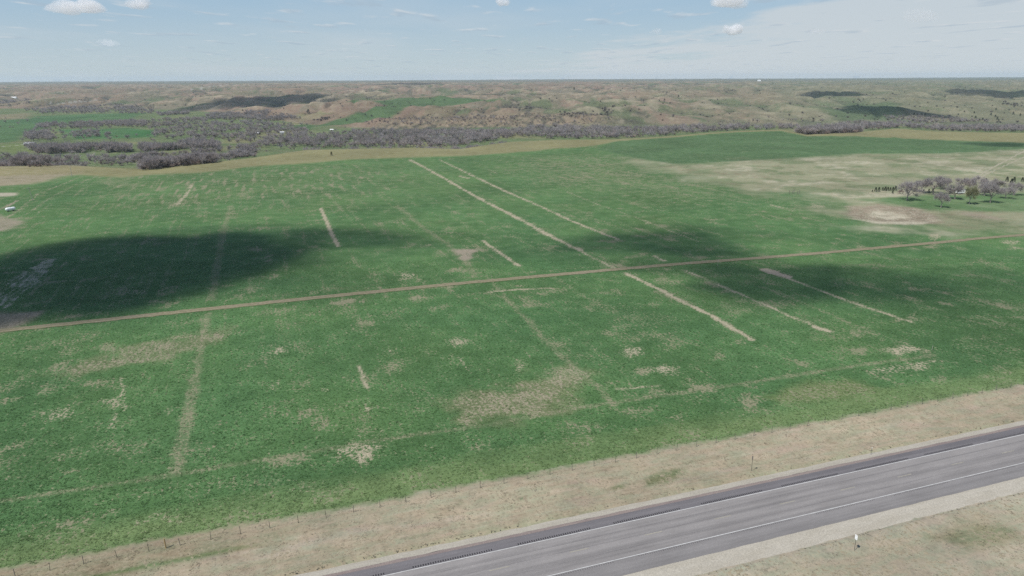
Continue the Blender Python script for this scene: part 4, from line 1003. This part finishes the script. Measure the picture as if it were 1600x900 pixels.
LB = [lowpoly(bare_tree(5, 1.1, (4,), 11, 2.0, .22, 430 + i, 3, .35, 1)) for i in range(4)]
bake_woods('valley_woods', far_t, 'dense mass of bare grey trees filling the valley', (.30, .24, .215), LP, LB)

# dark junipers and brush in the draws of the hills
def hill_brush():
    N_ = 80000; y = np.exp(rng.uniform(math.log(1400), math.log(6500), N_)); x = y * rng.uniform(-.85, .85, N_)
    A = x / y; e = y - np.interp(A, _fa, _fd); low = (sstep(.55, .95, gully(x, y)) * sstep(-.25, .3, pn(x / 190, y / 240, 88)) + .05) * sstep(30, 150, e)
    keep = rng.random(N_) < low * .36; x, y = x[keep], y[keep]; z = zland(x, y)
    bake_woods('hill_brush', [(a, b, c, rng.uniform(.5, 1.3), True) for a, b, c in zip(x, y, z)], 'dark brush scattered along the draws of the hills', (.15, .132, .125), LP, LB)
hill_brush()
M = CEDAR
for i, (u, v, hp) in enumerate(((1548, 180, 3.5), (1555, 183, 3.5), (1558, 187, 4), (1560, 190, 3.5), (1556, 172, 3), (1583, 179, 4), (1594, 181, 3.5), (1522, 177, 3), (1524, 185, 4), (1535, 188, 4), (1541, 190, 4), (1428, 179.5, 3.5), (1433, 180, 3.5), (1440, 181, 3.5), (1446, 180, 3.5), (897, 140, 3.5), (1060, 152, 3.5), (482, 177, 6))):
    p, mpp = dist((u, v)); lb = {15: 'lone dark tree high on the centre hill', 16: 'lone dark tree on the hillside right of centre', 17: 'dark tree above the reddish cut bank left of centre'}.get(i, 'dark cedar dot on the hillside above the right woods')
    plant('cedar_tree', M[i % 3], p, hp * mpp / 3.2, i, lb, 'tree', None if i > 14 else 'cedars on the right hillside', hp * mpp / 2.4)

# ------------------------------------------------------------------ leafy relief of crop and verge near the road
def ground_tufts():
    def scatter(N_, y0, y1, test):
        y = y0 + (y1 - y0) * rng.random(N_) ** 1.5; x = (rng.random(N_) * 2 - 1) * (y * .80 + 12); k = test(x, y); return x[k], y[k]
    def tufts(name, x, y, r, hgt, cols, label, blades):
        n = len(x); z = zland(x, y) - .02; s, t = road_st(x, y); z = z - .45 * (np.exp(-((t - 9.5) / 3.2) ** 2) + np.exp(-((t + 18) / 3) ** 2))
        V = np.zeros((n, blades, 3, 3)); a = rng.uniform(0, 6.3, (n, blades)); rr = (r * rng.uniform(.6, 1.35, n))[:, None]; hh = (hgt * rng.uniform(.6, 1.4, n))[:, None] * rng.uniform(.6, 1.2, (n, blades))
        c, sn = np.cos(a), np.sin(a); w = rr * .42
        for j, (px, py, pz) in enumerate(((-sn * w, c * w, 0 * a), (sn * w, -c * w, 0 * a), (c * rr, sn * rr, hh))):
            V[:, :, j, 0] = x[:, None] + px; V[:, :, j, 1] = y[:, None] + py; V[:, :, j, 2] = z[:, None] + pz
        C = np.repeat(cols, blades * 3, 0)
        me = mesh_np(name, V.reshape(-1, 3), np.arange(n * blades * 3).reshape(-1, 3), [M_FOLI], False, {'cover': C}); tag(link(name, me), label, None, None, 'stuff')
    # cells of the painted cover sheet, looked up for the local share of bare ground
    rows, nc = G['rows'], G['nc']; B = G['bare'].reshape(len(rows), nc); E_ = G['edge'].reshape(len(rows), nc); CV = G['cover'].reshape(len(rows), nc, 3)
    def cell(x, y):
        i = np.clip(np.searchsorted(rows, y), 0, len(rows) - 1); j = np.clip(((x / (np.maximum(y, 0) * .93 + 120) + 1) / 2 * (nc - 1)).round().astype(int), 0, nc - 1); return i, j
    def crop(x, y):
        s, t = road_st(x, y); i, j = cell(x, y); b = B[i, j]
        return (t > E_[i, j] + .4) & (b + .6 * rng.standard_normal(len(x)) + .7 * pn(x / 1.1, y / 1.1, 501) > .35)
    x, y = scatter(240000, 66, 250, crop)
    i, j = cell(x, y); col = CV[i, j] * rng.uniform(.85, 1.5, len(x))[:, None]
    tufts('crop_plants', x, y, .25, .10, col, 'leafy young crop plants covering the near field', 3)
    def verge(x, y):
        s, t = road_st(x, y); i, j = cell(x, y); return (t < E_[i, j] - .2) & ((t > 4.6) | (t < -13.6)) & (pn(x / 2.5, y / 2.5, 502) + .5 * rng.standard_normal(len(x)) > .1)
    x, y = scatter(110000, 60, 150, verge)
    i, j = cell(x, y); col = CV[i, j] * rng.uniform(.95, 1.5, len(x))[:, None]
    tufts('verge_grass', x, y, .20, .075, col, 'dry tussocky grass on the highway verge', 3)
ground_tufts()

# ------------------------------------------------------------------ clouds
def cloud_material(dens):
    m = bpy.data.materials.new('cloud_vapour'); m.use_nodes = True; nt = m.node_tree; nt.nodes.clear()
    o = nt.nodes.new('ShaderNodeOutputMaterial'); v = nt.nodes.new('ShaderNodeVolumePrincipled')
    v.inputs['Color'].default_value = (.98, .98, .985, 1); v.inputs['Density'].default_value = dens; v.inputs['Anisotropy'].default_value = .0
    nt.links.new(v.outputs[0], o.inputs['Volume']); return m
CLOUD_ALT = 800.
def cloud(c, rx, ry, rz, dens, label, seed, rough=.35, group=None, flat=.45):
    nu, nv = 60, 32; th = np.linspace(0, 2 * np.pi, nu, endpoint=False); ph = np.linspace(-np.pi / 2, np.pi / 2, nv)[1:-1]
    T, P = np.meshgrid(th, ph); d = np.stack([np.cos(P) * np.cos(T), np.cos(P) * np.sin(T), np.sin(P)], -1).reshape(-1, 3)
    d = np.concatenate([d, [[0, 0, -1], [0, 0, 1]]])
    k = seed * 3.7; rs = np.random.default_rng(seed); r = np.full(len(d), .34)
    for i in range(11):                                  # billows: union of puffs seen from the middle
        c_ = np.array([rs.uniform(-.78, .78), rs.uniform(-.7, .7), rs.uniform(-.1, .42)]); R_ = max(.20, .62 - .42 * abs(c_[0]) * rs.uniform(.6, 1.2)) * rs.uniform(.75, 1.1)
        dc = d @ c_; disc = R_ ** 2 - c_ @ c_ + dc ** 2
        r = np.maximum(r, np.where(disc > 0, dc + np.sqrt(np.maximum(disc, 0)), 0))
    r = r * (1 + rough * .55 * fbm(d[:, 0] * 3.4 + d[:, 2] * 2.3 + k, d[:, 1] * 3.4 - d[:, 2] * 2.9 + k, 4, seed, .65))
    q = d * r[:, None] * np.array([rx, ry, rz]) * 1.05; q[:, 2] = np.where(q[:, 2] < 0, q[:, 2] * flat, q[:, 2])
    m = len(ph); V = q; Fq = [(a * nu + i, a * nu + (i + 1) % nu, (a + 1) * nu + (i + 1) % nu, (a + 1) * nu + i) for a in range(m - 1) for i in range(nu)]
    b, t_ = m * nu, m * nu + 1; Fq += [(b, (i + 1) % nu, i) for i in range(nu)] + [(t_, (m - 1) * nu + i, (m - 1) * nu + (i + 1) % nu) for i in range(nu)]
    o = MB().add(V, Fq).build('cloud', cloud_material(dens), None, True); o.location = c; tag(o, label, 'cloud', group); return o
def over(u, v, rx, ry, dens, label, seed, px=False, rz=None):
    """a cloud standing between the sun and the ground point it shades"""
    p = pt3(u, v); k = (CLOUD_ALT - p.z) / math.tan(SUN_EL)
    if px: rx = rx * p.y * 1.02 / F
    cloud((p.x - SHX * k, p.y - SHY * k, CLOUD_ALT), rx, ry, rz or min(rx, ry) * .6, dens, label, seed, .45)
over(40, 432, 58, 54, .085, 'cloud overhead shading the left end of the field', 1)
over(225, 418, 44, 50, .10, 'cloud overhead shading the field left of the tramline', 2)
over(370, 400, 34, 38, .045, 'small cloud overhead shading the field around the left tramline', 3)
over(500, 374, 36, 16, .055, 'thin cloud overhead shading the short bare strip', 4)
over(610, 382, 22, 8, .035, 'wisp of cloud overhead shading the crop left of centre', 5)
over(1055, 382, 36, 20, .065, 'cloud overhead shading the crop above the dirt track', 6)
over(950, 382, 34, 14, .06, 'wisp of cloud overhead shading the long bare strips', 7)
over(810, 398, 24, 10, .035, 'thin wisp overhead shading the crop at the centre', 8)
over(1190, 438, 30, 20, .08, 'thin wisp overhead shading the crop below the dirt track', 9)
over(1430, 440, 46, 24, .04, 'thin wisp overhead shading the right of the field', 10)
over(1590, 500, 34, 30, .012, 'faint veil of cloud overhead at the right edge of the field', 16)
over(280, 415, 95, 70, .010, 'added wide thin veil overhead, out of view, softening the left field shadow', 41, False, 40)  # veil added round the left clouds to feather their shadow edge
over(540, 376, 50, 20, .012, 'added unseen long veil overhead, softening the shadow tail toward the field centre', 42, False, 18)  # added out of view so the shadow tail fades out gently
over(1060, 388, 52, 34, .014, 'added unseen wide veil overhead, feathering the shadow above the track', 43, False, 24)  # extra thin layer, only there to soften the shadow above the track
over(1230, 440, 60, 34, .018, 'added unseen wide veil overhead, softening the shade across the right of the track', 44, False, 22)  # unseen veil put in to blur the shadow borders right of the track
over(410, 156, 85, 420, .02, 'distant cloud shading the left hillside', 11, True, 120)
over(1360, 172, 55, 190, .03, 'distant cloud shading the right hillside above the woods', 12, True, 70)
over(1315, 147, 45, 260, .02, 'distant cloud shading the far right ridge', 13, True, 80)
over(1570, 146, 60, 260, .02, 'distant cloud shading the ridge at the right edge', 14, True, 80)
over(1560, 226, 50, 22, .04, 'small cloud shading the green field corner at the right edge', 15, True, 20)
over(640, 131, 60, 700, .012, 'far cloud shading the horizon hills left of centre', 17, True, 110)
def sky_cloud(u, v, hw_, hh, dens, label, seed):
    x, y, z = rays(u, v); k = (CLOUD_ALT - H) / float(z); y_ = float(y) * k
    mpp = y_ * 1.02 / F
    cloud((float(x) * k, y_, CLOUD_ALT), hw_ * mpp, hw_ * mpp * .8, hh * mpp * 2.1, dens * 1.3, label, seed, .5, 'clouds in the sky', .7)
for a in ((122, 15, 33, 9, .0042, 'largest white cumulus cloud at the upper left', 31), (213, 8, 17, 6, .006, 'small white cloud right of the upper left cumulus', 32), (1140, 6, 33, 7, .0045, 'white cloud at the top edge right of centre', 33),
          (1145, 49, 13, 6, .007, 'small round white cloud below the top right cloud', 34), (787, 6, 11, 5, .008, 'tiny white cloud at the top centre', 35), (1437, 29, 30, 8, .0007, 'grey ragged cloud at the upper right', 36),
          (168, 69, 15, 4, .0010, 'small flat cloud low above the left horizon', 37), (1027, 51, 10, 3, .0014, 'tiny cloud left of the small round white cloud', 38), (1275, 51, 14, 3, .0008, 'small grey cloud below the grey ragged cloud', 39)):
    sky_cloud(*a)
